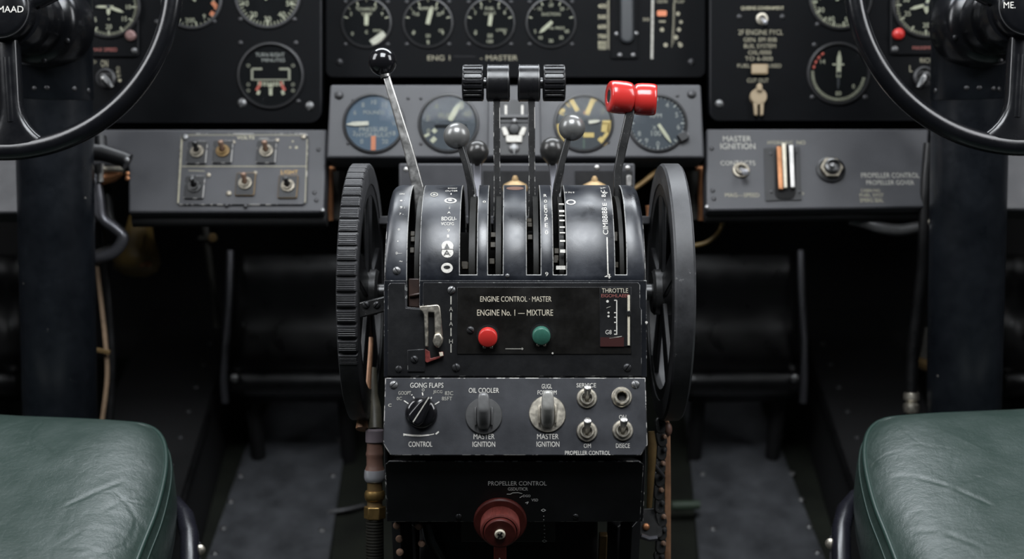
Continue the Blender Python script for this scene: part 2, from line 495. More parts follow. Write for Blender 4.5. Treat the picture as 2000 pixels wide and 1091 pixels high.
def dots(pan, pts, parent, mat='white', off=0.0004, name='marking', seg=14):
    mb = MB()
    for (x, y, r) in pts:
        u, v = pan.uv(x, y); k = pan.k(x, y) * r
        mb.face([mb.bm.verts.new(pan.M @ Vector((u + k * math.cos(2*PI*i/seg), v + k * math.sin(2*PI*i/seg), off))) for i in range(seg)])
    return mb.build(name, M[mat], parent, smooth=0, recalc=False)

# ------------------------------------------------------------------ small hardware
def rounded(x0, x1, y0, y1, r, n=6, corners=(1, 1, 1, 1)):
    """ccw rounded rectangle; corners: bl, br, tr, tl"""
    out = []
    cs = (((x0, y0), (1, 1), PI), ((x1, y0), (-1, 1), 1.5*PI), ((x1, y1), (-1, -1), 0), ((x0, y1), (1, -1), .5*PI))
    for (c, s, a), on in zip(cs, corners):
        if not on: out.append(c); continue
        cx, cy = c[0] + s[0]*r, c[1] + s[1]*r
        for i in range(n + 1):
            t = a + .5*PI*i/n
            out.append((cx + r*math.cos(t), cy + r*math.sin(t)))
    return out

def screw(fr, r, parent, mat='screw', h=None, slot=True, name='screw', rot=None):
    """slotted dome-head screw"""
    h = h or r * 0.5
    rot = random.uniform(0, PI) if rot is None else rot
    mb = MB()
    prof = [(0, h), (r*0.45, h*0.97), (r*0.8, h*0.72), (r*0.97, h*0.3), (r, 0), (r, -0.0005)]
    if slot:
        m2 = fr @ Matrix.Rotation(rot, 4, 'Z')
        n = 16
        for sgn in (1, -1):
            # half dome each side of the slot
            g = r * 0.13
            rows = []
            for (rr, z) in prof:
                row = []
                for i in range(n + 1):
                    a = PI * i / n
                    x = rr * math.cos(a); y = max(g, rr * math.sin(a))
                    row.append(m2 @ Vector((x * sgn, y * sgn, z)))
                rows.append(row)
            mb.grid(rows)
            # slot wall
            w = [(r*math.cos(PI*i/n), ) for i in range(n + 1)]
        mb.lathe([(0, h*0.35), (r*0.98, h*0.2)], fr, 20)
    else:
        mb.lathe(prof, fr, 24)
    return mb.build(name, M[mat], parent, smooth=50)

def hexnut(mb, fr, r, h, hole=0.0):
    pts = [(r*math.cos(PI/3*i), r*math.sin(PI/3*i)) for i in range(6)]
    if hole:
        inn = [(hole*math.cos(PI/3*i), hole*math.sin(PI/3*i)) for i in range(6)]
        mb.ring_prism(pts, inn, 0, h, fr)
    else:
        mb.prism(pts, 0, h, fr)

def toggle(pan, px, py, rpx, label, lean=35, side=0, mats=('nickel', 'steel'), group=None, name='toggle_switch', batlen=1.85, batw=0.37, plate=None):
    fr = pan.fr(px, py)
    k = pan.k(px, py) * rpx
    t = thing(name, label, 'switch', fr, group)
    if plate:
        mb = MB()
        x0, x1, y0, y1 = [q * pan.k(px, py) for q in plate[:4]]
        mb.prism(rounded(x0, x1, y0, y1, k*0.25), 0, 0.003, fr)
        mb.build('plate', [M[plate[4]], M[plate[5]]], t, bevel=0.0008, wear=1)
        fr = fr @ Matrix.Translation((0, 0, 0.003))
    mb = MB()
    mb.lathe([(k, 0), (k, k*0.16), (k*0.93, k*0.26), (k*0.76, k*0.28), (k*0.74, k*0.24), (k*0.4, k*0.24)], fr, 40)
    mb.build('washer', M[mats[0]], t)
    mb = MB()
    mb.lathe([(k*0.70, k*0.2), (k*0.70, k*0.5), (k*0.64, k*0.60), (k*0.5, k*0.6), (k*0.44, k*0.5), (k*0.44, k*0.12), (0, k*0.12)], fr, 32)
    mb.build('collar', M[mats[0]], t)
    mb = MB()
    ml = fr @ Matrix.Translation((0, 0, k*0.25)) @ Matrix.Rotation(R(side), 4, 'Y') @ Matrix.Rotation(R(-lean), 4, 'X')
    L = k * batlen; w = k * batw
    mb.lathe([(0, L), (w*0.5, L*0.99), (w*0.86, L*0.95), (w, L*0.88), (w*0.98, L*0.72), (w*0.78, L*0.35), (w*0.7, 0), (0, -k*0.05)], ml, 24)
    mb.build('bat', M[mats[1]], t)
    return t

def rot_local(fr, deg):
    return fr @ Matrix.Rotation(R(deg), 4, 'Z')

def gauge(pan, px, py, rpx, label, dial='dial', ink='lume', bezel='bezel', nums=(), numr=0.68, numh=0.16, ticks=(0, 360, 40, 5),
          tickr=(0.80, 0.90), needles=(), words=(), bars=(), screws=True, hub=True, glass=True, scr=1.0, name='gauge', depth=0.008, screwmat='screwdark'):
    """angles are clock degrees (0 = up, clockwise)"""
    fr = pan.fr(px, py)
    k = pan.k(px, py) * rpx
    t = thing(name, label, 'gauge', fr)
    mb = MB()
    mb.lathe([(k*1.0, 0.0), (k*1.0, k*0.05), (k*0.97, k*0.085), (k*0.93, k*0.09), (k*0.90, k*0.06), (k*0.885, 0.0)], fr, 64)
    mb.build('bezel', M[bezel], t)
    mb = MB(); mb.lathe([(0, 0.0006), (k*0.9, 0.0006), (k*0.9, 0.0001), (0, 0.0001)], fr, 48); mb.build('dial', M[dial], t)
    def pol(a, r, z): a = R(a); return fr @ Vector((math.sin(a)*r*k, math.cos(a)*r*k, z))
    def line(mb, a, r0, r1, w, z=0.0011):
        c = R(a); d = Vector((math.sin(c), math.cos(c), 0)); nn = Vector((d.y, -d.x, 0)) * w * k / 2
        mb.face([mb.bm.verts.new(fr @ (d*rr*k + nn*sg + Vector((0, 0, z)))) for rr, sg in ((r0, 1), (r0, -1), (r1, -1), (r1, 1))])
    if ticks:
        mb = MB()
        a0, a1, n, maj = ticks[:4]
        for i in range(n + 1):
            if a1 - a0 == 360 and i == n: break
            a = a0 + (a1 - a0) * i / n
            big = maj and i % maj == 0
            line(mb, a, tickr[0] - (0.07 if big else 0), tickr[1], 0.045 if big else 0.022)
        mb.build('scale', M[ink], t, smooth=0, recalc=False)
    if nums:
        mb = MB()
        for (s, a) in nums[:]:
            c = R(a); cx, cy = math.sin(c)*numr*k, math.cos(c)*numr*k
            add_text(mb, s, lambda x, y: fr @ Vector((cx + x, cy + y, 0.0011)), None, numh*k)
        mb.build('numerals', M[ink], t, smooth=0, recalc=False)
    for w in words:
        s, x, y, h = w[:4]; mt = w[4] if len(w) > 4 else ink
        mb = MB()
        add_text(mb, s, lambda a, b: fr @ Vector((x*k + a, y*k + b, 0.0011)), (w[5]*k if len(w) > 5 else None), h*k)
        mb.build('lettering', M[mt], t, smooth=0, recalc=False)
    for bset in bars:   # (mat, [(x0,y0,x1,y1,w)]) in dial radii
        mb = MB()
        for (xa, ya, xb, yb, w) in bset[1]:
            a = Vector((xa*k, ya*k, 0.0013)); b = Vector((xb*k, yb*k, 0.0013))
            d = (b - a).normalized(); nn = Vector((-d.y, d.x, 0)) * w*k/2
            mb.face([mb.bm.verts.new(fr @ q) for q in (a-nn, b-nn, b+nn, a+nn)])
        mb.build('marking', M[bset[0]], t, smooth=0, recalc=False)
    for (a, L, w, mt, *tail) in needles:
        mb = MB(); r = fr @ Matrix.Rotation(-R(a), 4, 'Z')
        tl = tail[0] if tail else -0.15
        mb.prism([(-w*k*0.5, tl*k), (w*k*0.5, tl*k), (w*k*0.55, L*k*0.7), (w*k*0.1, L*k), (-w*k*0.1, L*k), (-w*k*0.55, L*k*0.7)], 0.0022, 0.0029, r)
        mb.build('needle', M[mt], t, smooth=0)
    if hub:
        mb = MB(); mb.lathe([(0, 0.0036), (k*0.06, 0.0034), (k*0.07, 0.001)], fr, 20); mb.build('needle_hub', M['bezel'], t)
    if glass:
        mb = MB(); mb.lathe([(0, k*0.035 + 0.0022), (k*0.89, k*0.035 + 0.0022), (k*0.89, k*0.035 + 0.0032), (0, k*0.035 + 0.0032)], fr, 48)
        mb.build('glass', M['glass'], t, smooth=30)
    if screws:
        for sx, sy in ((-1, -1), (1, -1), (-1, 1), (1, 1)):
            screw(fr @ Matrix.Translation((sx*k*0.83*scr, sy*k*0.83*scr, 0)), k*0.085, t, screwmat, slot=False)
    return t
# ================================================================== PEDESTAL
AY, AZ, AR = 1.34, 0.0, 0.1
XL, XR = (750 - CX) / F * 1.24, (1262 - CX) / F * 1.24
PED = thing('control_pedestal', 'black centre pedestal with slotted rounded top and switch panel between the two big wheels', 'control pedestal', level((0, 1.34, -0.55)))

def arc_pt(x, phi, r=AR):
    return Vector((x, AY - r * math.cos(phi), AZ + r * math.sin(phi)))

def arc_hit(px, py):
    dx, dz = (px - CX) / F, -(py - CY) / F
    # |(Y-AY, Y*dz-AZ)| = AR
    a = 1 + dz*dz; b = -2*AY - 2*dz*AZ; c = AY*AY + AZ*AZ - AR*AR
    q = b*b - 4*a*c
    Y = (-b - math.sqrt(max(q, 0))) / (2*a)
    return (dx*Y, math.atan2(Y*dz - AZ, AY - Y))

def fx(px, Y=1.24): return (px - CX) / F * Y
# slots: (x0, x1, phi_low, phi_high)
SLOTS = [(fx(795), fx(819), R(-1), R(150)), (fx(898), fx(931), R(2.8), R(150)), (fx(953), fx(982), R(2.8), R(150)),
         (fx(1029), fx(1056), R(2.8), R(150)), (fx(1081), fx(1106), R(2.8), R(150)), (fx(1202), fx(1224), R(2.8), R(150))]
xs = set([XL, XR])
for s in SLOTS: xs.update(s[:2])
RR = 0.011
for d in (0.002, 0.004, 0.007, RR): xs.update([XL + d, XR - d])
x = XL
xs = sorted(xs)
phis = [R(-1), R(2.8)] + [R(2.8 + (150 - 2.8) * i / 44) for i in range(1, 45)]
def crown(x):
    d = min(x - XL, XR - x)
    if d >= RR: return 0
    q = RR - d
    return RR - math.sqrt(max(0, RR*RR - q*q))
mb = MB()
vs = [[mb.bm.verts.new(arc_pt(x, p, AR - crown(x) * min(1, max(0.12, p / R(55))))) for x in xs] for p in phis]
for j in range(len(phis) - 1):
    for i in range(len(xs) - 1):
        xm = (xs[i] + xs[i+1]) / 2; pm = (phis[j] + phis[j+1]) / 2
        if any(s[0] < xm < s[1] and s[2] < pm < s[3] for s in SLOTS): continue
        mb.face((vs[j][i], vs[j][i+1], vs[j+1][i+1], vs[j+1][i]))
mb.build('quadrant_cover', [M['cover'], M['edgeline']], PED, bevel=0.0008, bseg=2, wear=1, solid=0.0035, smooth=40)

# flanks and body
mb = MB()
prof = [(AY - (AR - 0.0005) * math.cos(R(a)), AZ + (AR - 0.0125) * math.sin(R(a))) for a in range(0, 151, 6)]
prof = prof + [(1.44, -0.10), (1.42, -0.245), (1.262, -0.2422), (1.2365, -0.178), (1.241, -0.095), (1.2405, -0.004)]
for xa, xb in ((XL + 0.0006, XL + 0.004), (XR - 0.004, XR - 0.0006)):
    a = [mb.bm.verts.new((xa, y, z)) for y, z in prof]; b = [mb.bm.verts.new((xb, y, z)) for y, z in prof]
    n = len(prof); mb.face(a[::-1]); mb.face(b)
    for i in range(n): mb.face((a[i], a[(i+1) % n], b[(i+1) % n], b[i]))
mb.build('side_plate', [M['blacksatin'], M['edge']], PED, bevel=0.0006, wear=1)
mb = MB(); mb.box(XL + 0.004, XR - 0.004, 1.25, 1.43, -0.18, -0.10); mb.build('inner_casing', M['void'], PED)

# drum with sector plates seen through the slots
mb = MB()
ax = frame((0, AY, AZ), (1, 0, 0))
mb.lathe([(0, XL + 0.006), (0.05, XL + 0.006), (0.05, XR - 0.006), (0, XR - 0.006)], ax, 48)
mb.build('sector_drum', M['slotshade'], PED)
for s in SLOTS:
    mb = MB(); w = s[1] - s[0]
    mb.lathe([(0.045, s[0] + w*0.50), (0.0885, s[0] + w*0.50), (0.0885, s[0] + w*0.88), (0.045, s[0] + w*0.88)], ax, 72); mb.build('sector_plate', M['sector'], PED)
mb = MB()
for s in SLOTS:
    w = s[1] - s[0]
    for q in range(3):
        p = R(random.uniform(8, 50)); mb2x = s[0] + w * random.uniform(0.22, 0.34)
        c = arc_pt(mb2x, p, 0.078)
        mb = MB(); mb.box(-w*0.18, w*0.18, -0.0025, 0.004, -0.003, 0.003, Matrix.Translation(c) @ Matrix.Rotation(-p, 4, 'X'))
        mb.build('sector_stop', M['stop'], PED, bevel=0.0005)
mb = MB()
x0 = SLOTS[4][1] - 0.0058; x1 = SLOTS[4][1] - 0.0006
for p, h in ((7, 0.0038), (17, 0.0034), (23.5, 0.002), (29, 0.0014), (33, 0.0016), (38, 0.002), (42, 0.0015), (46, 0.003), (53, 0.0018)):
    c = arc_pt((x0 + x1) / 2 - (0.002 if p == 7 else 0), R(p), AR - 0.0045)
    w = (x1 - x0) / 2 + (0.002 if p == 7 else 0)
    mb.box(-w, w, -0.0006, 0.0006, -h/2, h/2, Matrix.Translation(c) @ Matrix.Rotation(-R(p), 4, 'X'))
mb.build('indicator_strip', M['white'], PED)

# writing on the rounded cover
ARC = {}
def arc_text(s, xc, yc, w, h, mat='white'):
    mb = MB()
    x, p = arc_hit(xc, yc)
    Y = AY - AR * math.cos(p); k = Y / F
    # h is the apparent height: stretch along the arc
    f = 1 / max(0.25, math.cos(p))
    add_text(mb, s, lambda a, b: arc_pt(x + a, p + b / AR, AR + 0.0003), w * k, h * k * f)
    mb.build('lettering', M[mat], PED, smooth=0, recalc=False)
def arc_marks(segs, wpx, mat='white'):
    mb = MB()
    for s in segs:
        xa, ya, xb, yb = s[:4]; wp = s[4] if len(s) > 4 else wpx
        n = 6
        pts = [arc_hit(xa + (xb-xa)*i/n, ya + (yb-ya)*i/n) for i in range(n + 1)]
        k = 1.26 / F * wp / 2
        L = []
        for i, (x, p) in enumerate(pts):
            a, b = pts[max(0, i-1)], pts[min(n, i+1)]
            d = Vector((b[0]-a[0], (b[1]-a[1])*AR)).normalized(); nn = Vector((-d.y, d.x)) * k
            L.append([mb.bm.verts.new(arc_pt(x + sg*nn.x, p + sg*nn.y/AR, AR + 0.0003)) for sg in (-1, 1)])
        for a, b in zip(L[:-1], L[1:]): mb.face((a[0], a[1], b[1], b[0]))
    mb.build('marking', M[mat], PED, smooth=0, recalc=False)
def arc_poly(polys, mat='white', off=0.0003, seg=20):
    """ellipses given as (xc,yc,rx,ry[,inner])"""
    mb = MB()
    for q in polys:
        xc, yc, rx, ry = q[:4]; inn = q[4] if len(q) > 4 else 0
        def pt(t, f):
            x, p = arc_hit(xc + rx*f*math.cos(t), yc + ry*f*math.sin(t)); return mb.bm.verts.new(arc_pt(x, p, AR + off))
        o = [pt(2*PI*i/seg, 1) for i in range(seg)]
        if inn:
            i_ = [pt(2*PI*i/seg, inn) for i in range(seg)]
            for i in range(seg): mb.face((o[i], o[(i+1) % seg], i_[(i+1) % seg], i_[i]))
        else: mb.face(o)
    mb.build('marking', M[mat], PED, smooth=0, recalc=False)

for s, x, y, w, h in (('ON', 785, 379, 13, 4), ('8 ·', 786, 392, 13, 4), ('9 :', 786, 405, 13, 6), ('7 -', 784, 418, 12, 5), ('0', 779, 448, 5, 5), ('·', 777, 471, 3, 3), ('0—', 779, 494, 17, 6), ('~', 783, 510, 8, 3)):
    arc_text(s, x, y, w * 0.72, h * 0.8)
for s, x, y, w, h in (('BOOST', 884, 368, 18, 3), ('OUTER', 882, 373, 24, 4), ('1', 881, 379, 2, 4), (':', 878, 406, 3, 4), ('A', 877, 415, 6, 5), ('BDGU-', 877, 427, 29, 9), ('VCCFG', 874, 437, 25, 7), ('9', 876, 450, 5, 7), ('1', 875, 461, 4, 7)):
    arc_text(s, x, y, w, h * 0.85)
arc_poly([(1006, 368, 17, 3.5)], 'brownclay')
arc_poly([(848, 380, 7.5, 4.2, 0.75), (848, 380, 2.5, 1.4)], 'dimwhite')
arc_poly([(880, 392, 12, 5.2, 0.72), (879, 391, 4, 1.8)], 'white')
arc_poly([(874, 480, 11.5, 10), (874, 493, 11.5, 10), (873, 523, 11.5, 10)], 'white')
arc_poly([(874, 486.5, 11.4, 7)], 'white', 0.0004)
arc_poly([(873, 521.5, 6.5, 3.2)], 'blacksteel', 0.0006)
arc_text('▲', 873, 481, 6, 9, 'blacksteel') if False else None
mb = MB()
for poly in ([(873, 475), (868, 485), (878, 485)], [(862, 486), (886, 486), (886, 487.2), (862, 487.2)], [(872.6, 488), (866, 499), (868, 499), (873, 491), (878, 499), (880, 499)], [(869, 495), (877, 495), (877, 496.5), (869, 496.5)]):
    mb.face([mb.bm.verts.new(arc_pt(*arc_hit(*q), AR + 0.0007)) for q in poly])
mb.build('marking', M['blacksteel'], PED, smooth=0, recalc=False)
arc_text('0', 946, 394, 6, 4)
for i, (s, y) in enumerate((('R', 382), ('o', 393), ('E', 404), ('O', 412), ('2', 422), ('P', 429), ('E', 440), ('0', 454), ('9', 535))):
    arc_text(s, 1065 + i*0.35, y, 6, 8 if y > 400 else 6)
arc_text('O IN E', 1112, 376, 20, 3)
arc_poly([(1115, 395, 9.5, 5, 0.66)], 'white')
arc_text('GNBIIB', 1183, 430, 11, 1) if False else None
def arc_vtext(s, xc, y0, y1, w):
    """a word running up the slope, letters turned a quarter"""
    mb = MB()
    xa, pa = arc_hit(xc, y1); xb, pb = arc_hit(xc, y0)
    L = (pb - pa) * AR; k = 1.26 / F
    add_text(mb, s, lambda a, b: arc_pt(xa - b + 0.0, (pa + pb)/2 + a/AR, AR + 0.0003), L, w * k)
    mb.build('lettering', M['white'], PED, smooth=0, recalc=False)
arc_vtext('CIMBBIBB', 1183, 405, 458, 10)
arc_vtext('E - B C Y', 1181, 366, 402, 8)
arc_marks([(1177, 375, 1187, 376.5), (1177, 377.5, 1185, 378.5), (1178, 366, 1183, 367)], 2)
arc_marks([(1185.5, 463, 1187.5, 536)], 2.4)
arc_text('4', 1187, 539, 13, 9)

# cover screws and studs
def arc_screw(px, py, rp, mat='screw', slot=True):
    x, p = arc_hit(px, py)
    fr = frame(arc_pt(x, p), (0, -math.cos(p), math.sin(p)))
    screw(fr, rp * 1.25 / F, PED, mat, slot=slot)
arc_screw(775, 528, 8); arc_screw(991, 538, 4.2, slot=False)

# ---------------- engine plate
PE = Panel((0, 1.24, 0), (0, -1, 0))
def upx(pan, pts): return [pan.uv(x, y) for x, y in pts]
mb = MB()
mb.prism(upx(PE, [(749.5, 736), (1263.5, 736), (1263, 547), (819, 547), (819, 601), (795, 599), (795, 547), (749.8, 547)]), -0.003, 0, PE.M)
mb.build('front_plate', [M['black'], M['edge2']], PED, bevel=0.0006, wear=1)
mb = MB()
mb.prism(upx(PE, [(757, 734), (1253, 734), (1253, 604), (1250, 600), (1250, 556), (1246, 551), (827, 551), (826, 560), (826, 604), (793, 601), (792, 552), (763, 552), (758, 557)]), -0.0005, 0.0014, PE.M)
mb.build('engraved_plate', [M['blacksatin'], M['edge2']], PED, bevel=0.0005, wear=1)
mb = MB()
mb.prism(rounded(*PE.uv(893, 691), *PE.uv(1233, 559)[:0], 0, 0, 0) if False else upx(PE, [(893, 691), (1233, 691), (1233, 560), (893, 560)]), 0.001, 0.0022, PE.M)
mb.build('name_plate', [plain('satin_brown_black', (0.006, 0.0054, 0.0046), 0.36, rvar=0.1, nscale=30, noise=0.3), M['blacksatin']], PED, bevel=0.0004, wear=1)
ON = 0.0026
letter(PE, 'ENGINE CONTROL · MASTER', 938, 1077, 583.5, 10.5, PED, 'cream', ON)
letter(PE, 'ENGINE No. 1 — MIXTURE', 932, 1080, 610, 12, PED, 'cream', ON)
mb = MB(); mb.prism(upx(PE, [(1171, 676), (1232, 676), (1232, 560), (1171, 560)]), 0.002, 0.0030, PE.M); mb.build('scale_plate', [M['blacksatin'], M['edge2']], PED, bevel=0.0003, wear=0)
OS = 0.0034
letter(PE, 'THROTTLE', 1175, 1226, 567, 8.5, PED, 'cream', OS)
letter(PE, 'EIGOHLAEE0', 1174, 1228, 577, 6.5, PED, 'pinktext', OS)
letter(PE, 'G8', 1182, 1194, 648, 8.5, PED, 'white', OS)
strokes(PE, [(1204, 586, 1204, 653)] + [(1199, y, 1204, y) for y in (586, 610, 619, 629, 645, 652)], 2, PED, 'white', OS)
strokes(PE, [(1184, 601, 1192, 598, 1), (1190, 660, 1214, 656, 1.5)], 1, PED, 'dimwhite', OS)
dots(PE, [(1186, 588, 2.6), (1188, 610, 2), (1188, 617, 2.2)], PED, 'white', OS)
mb = MB(); mb.prism(upx(PE, [(1172, 676), (1218, 676), (1218, 658), (1172, 658)]), 0.003, 0.0034, PE.M); mb.build('scale_block', M['darkred'], PED)
mb = MB(); mb.prism(upx(PE, [(1225, 674), (1229.5, 674), (1229.5, 576), (1225, 576)]), 0.003, 0.0044, PE.M); mb.build('slide_rail', M['cream'], PED, bevel=0.0003)
mb = MB(); mb.prism(upx(PE, [(1223.5, 616), (1231, 616), (1231, 606), (1223.5, 606)]), 0.003, 0.0056, PE.M); mb.build('slide_pointer', M['darksteel'], PED, bevel=0.0004)
strokes(PE, [(881, 578, 881, 594), (881, 610, 881, 625), (881, 640, 881, 656), (881, 671, 881, 688)], 2.4, PED, 'dimwhite', 0.0018)
for s, y in (('A', 603), ('A', 631.5), ('H', 666)):
    letter(PE, s, 877.5, 884.5, y, 8, PED, 'dimwhite', 0.0018)
strokes(PE, [(987, 680.5, 1021, 680.5), (1019, 678.5, 1022, 680.5), (1019, 682.5, 1022, 680.5)], 1.4, PED, 'dimwhite', ON)
dots(PE, [(1079, 689, 1.8), (1262, 629, 2.6)], PED, 'white', 0.003)
for px, py, r, m in ((882, 566, 8, 'screw'), (891, 717, 8.4, 'screwdark'), (779, 720, 7, 'screwdark'), (1225, 717, 8, 'screwdark')):
    screw(PE.fr(px, py, off=0.0014), r * 1.24 / F, PED, m)
screw(PE.fr(919, 644, off=0.0022), 7.5 * 1.24 / F, PED, 'screwdark')

# push buttons
def push_button(px, py, rp, label, mat):
    fr = frame(PE.at(px, py, 0.0022), (0, -0.975, -0.21))
    k = rp * 1.24 / F
    t = thing('push_button', label, 'button', fr)
    mb = MB(); mb.lathe([(k*1.0, 0.0), (k*1.0, k*0.80), (k*0.95, k*0.92), (k*0.84, k*0.98), (0, k*1.0)], fr, 40); mb.build('cap', M[mat], t, smooth=60)
    fb = PE.fr(px, py - 3.2, off=0.0022)
    mb = MB(); mb.lathe([(k*1.14, -0.0004), (k*1.14, 0.0004), (k*1.2, 0.0004), (k*1.2, -0.0004)], fb, 40); mb.build('bezel_ring', M['blacksatin'], t)
    mb = MB(); mb.lathe([(0, 0.0001), (k*1.15, 0.0001), (k*1.15, -0.0003), (0, -0.0003)], fb, 40); mb.build('recess', M['void'], t)
    mb = MB()
    for s in (-1, 1):
        mb.box(k*s*0.36 - k*0.16, k*s*0.36 + k*0.16, -k*1.25, -k*0.98, -0.001, k*0.35, fr)
    mb.build('clip', M['nickel'], t, bevel=0.0004)
push_button(953, 656, 18.5, 'round red push button under the engine mixture lettering', 'redbutton')
push_button(1057, 653, 17.5, 'round green push button right of the red one', 'greenbutton')

# friction lock lever of pale metal
fl = thing('lock_lever', 'pale worn metal looped lever with a red tab on the left of the engine plate', 'lever', PE.fr(845, 650))
def crop3(pts): return [PE.uv(x / 5.454 + 740, y / 5.454 + 540) for x, y in pts]
mb = MB()
mb.prism(crop3([(440,312),(625,295),(645,305),(655,330),(664,400),(685,640),(655,640),(600,610),(594,380),(535,375),(528,390),(532,742),(498,742),(485,400),(468,368),(440,352)]), 0.0045, 0.0075, PE.M)
mb.build('bracket', [M['nickel'], M['nickel']], fl, bevel=0.0008)
mb = MB(); fk = frame(PE.at(635/5.454+740, 668/5.454+540, 0.006), (0, -1, 0))
mb.prism([(q[0]-PE.uv(635/5.454+740, 668/5.454+540)[0], q[1]-PE.uv(635/5.454+740, 668/5.454+540)[1]) for q in crop3([(600,600),(660,590),(690,650),(682,700),(655,748),(625,752),(595,720),(580,680)])], -0.002, 0.006, fk)
mb.build('thumb_pad', M['nickel'], fl, bevel=0.0022, bseg=4)
mb = MB(); mb.prism(crop3([(495,765),(545,795),(552,868),(650,842),(640,800),(686,795),(694,842),(668,858),(515,915),(498,900)]), 0.0016, 0.005, PE.M)
mb.build('red_tab', plain('chipped_red_tab', (0.16, 0.03, 0.025), 0.45, noise=0.5, nscale=200), fl, bevel=0.0005)
mb = MB(); mb.prism(crop3([(645,802),(683,797),(690,838),(655,850)]), 0.005, 0.0066, PE.M); mb.build('tab_tip', M['cream'], fl, bevel=0.0005)
mb = MB(); mb.prism(crop3([(535,380),(594,380),(600,600),(588,700),(650,842),(552,868),(545,795),(500,760)]), 0.0015, 0.0020, PE.M); mb.build('track', M['void'], fl)
mb = MB(); mb.prism(crop3([(305,780),(490,768),(495,900),(490,1010),(308,1010)]), 0.0013, 0.0026, PE.M); mb.build('lower_plate', [M['blacksatin'], M['edge2']], fl, bevel=0.0005, wear=1)
screw(PE.fr(810, 701, off=0.0026), 7.5*1.24/F, fl, 'screwdark')
mb = MB(); mb.prism(crop3([(310,20),(440,20),(440,335),(310,322)]), -0.010, -0.006, PE.M); mb.build('leather_boot', M['leatherdark'], fl, bevel=0.001)
mb = MB(); mb.tube([PE.M @ Vector((*q, z)) for q, z in zip(crop3([(325,205),(380,192),(450,180)]), (-0.005, -0.0035, -0.005))], 0.0014, 8); mb.build('boot_fold', M['leatherdark'], fl)

# ---------------- switch panel
z1 = -(735.5 - CY) * 1.238 / F; z2 = -(890 - CY) * 1.222 / F
PS = Panel((0, 1.238, z1), (0, -(z1 - z2), 0.016), (0, 0, 1))
mb = MB()
mb.prism(upx(PS, [(752, 737), (1261, 737), (1265, 868), (1252, 889), (763, 889), (748, 866)]), -0.009, 0, PS.M)
mb.build('switch_panel', [M['switchgrey'], M['edge']], PED, bevel=0.0009, wear=1)
for s, xa, xb, y, h, m in (('GONG FLAPS', 801, 866, 752, 9.5, 'white'), ('GOOPT', 778, 803, 767, 7, 'dimwhite'), ('0C', 775, 785, 778, 6.5, 'dimwhite'), ('0', 824, 829, 761, 6, 'dimwhite'),
        ('JECG', 846, 864, 765.5, 7, 'dimwhite'), ('83C', 869, 885, 767.5, 7.5, 'dimwhite'), ('85FT', 863, 883, 778, 7, 'dimwhite'), ('OIL COOLER', 915.5, 974.5, 762, 9.5, 'white'), ('CONTROL', 798, 844.5, 867, 10, 'white'),
        ('MASTER', 925, 966, 852, 10, 'white'), ('IGNITION', 923, 967, 867, 10, 'white'), ('MASTER', 1049, 1091, 852, 10, 'white'), ('IGNITION', 1048, 1092.5, 867, 10, 'white'),
        ('GUGL', 1058, 1078, 754, 9, 'white'), ('FORM DM', 1050, 1087, 766, 8, 'white'), ('SERVICE', 1126, 1164, 752, 8, 'white'), ('OM', 1140, 1154, 870, 8, 'white'), ('PROPELLER CONTROL', 1103.5, 1192, 884, 8, 'white'),
        ('OH', 1209, 1223, 814, 8, 'white'), ('DISECE', 1203, 1230, 870, 8.5, 'white'), ('c', 758, 765, 791, 6, 'dimwhite')):
    letter(PS, s, xa, xb, y, h, PED, m)
strokes(PS, [(789, 782, 798, 788), (807, 774, 810, 779), (825, 766, 826, 772, 2.4), (843, 775, 841, 779), (858, 784, 850, 789), (804, 770, 805, 771.5, 2.5)], 2, PED)
strokes(PS, [(788.5, 846, 789, 851, 2), (789, 848, 806, 850, 3.4), (806, 850, 822, 850.5, 3.4), (822, 850.5, 838, 849, 2.8), (838, 849, 848, 847, 1.6), (851, 847.5, 857, 842.5, 3)], 3, PED)
for px, py, m in ((769, 751, 'screw'), (1241, 750, 'screw')):
    screw(PS.fr(px, py), 8.5 * 1.237 / F, PED, m)

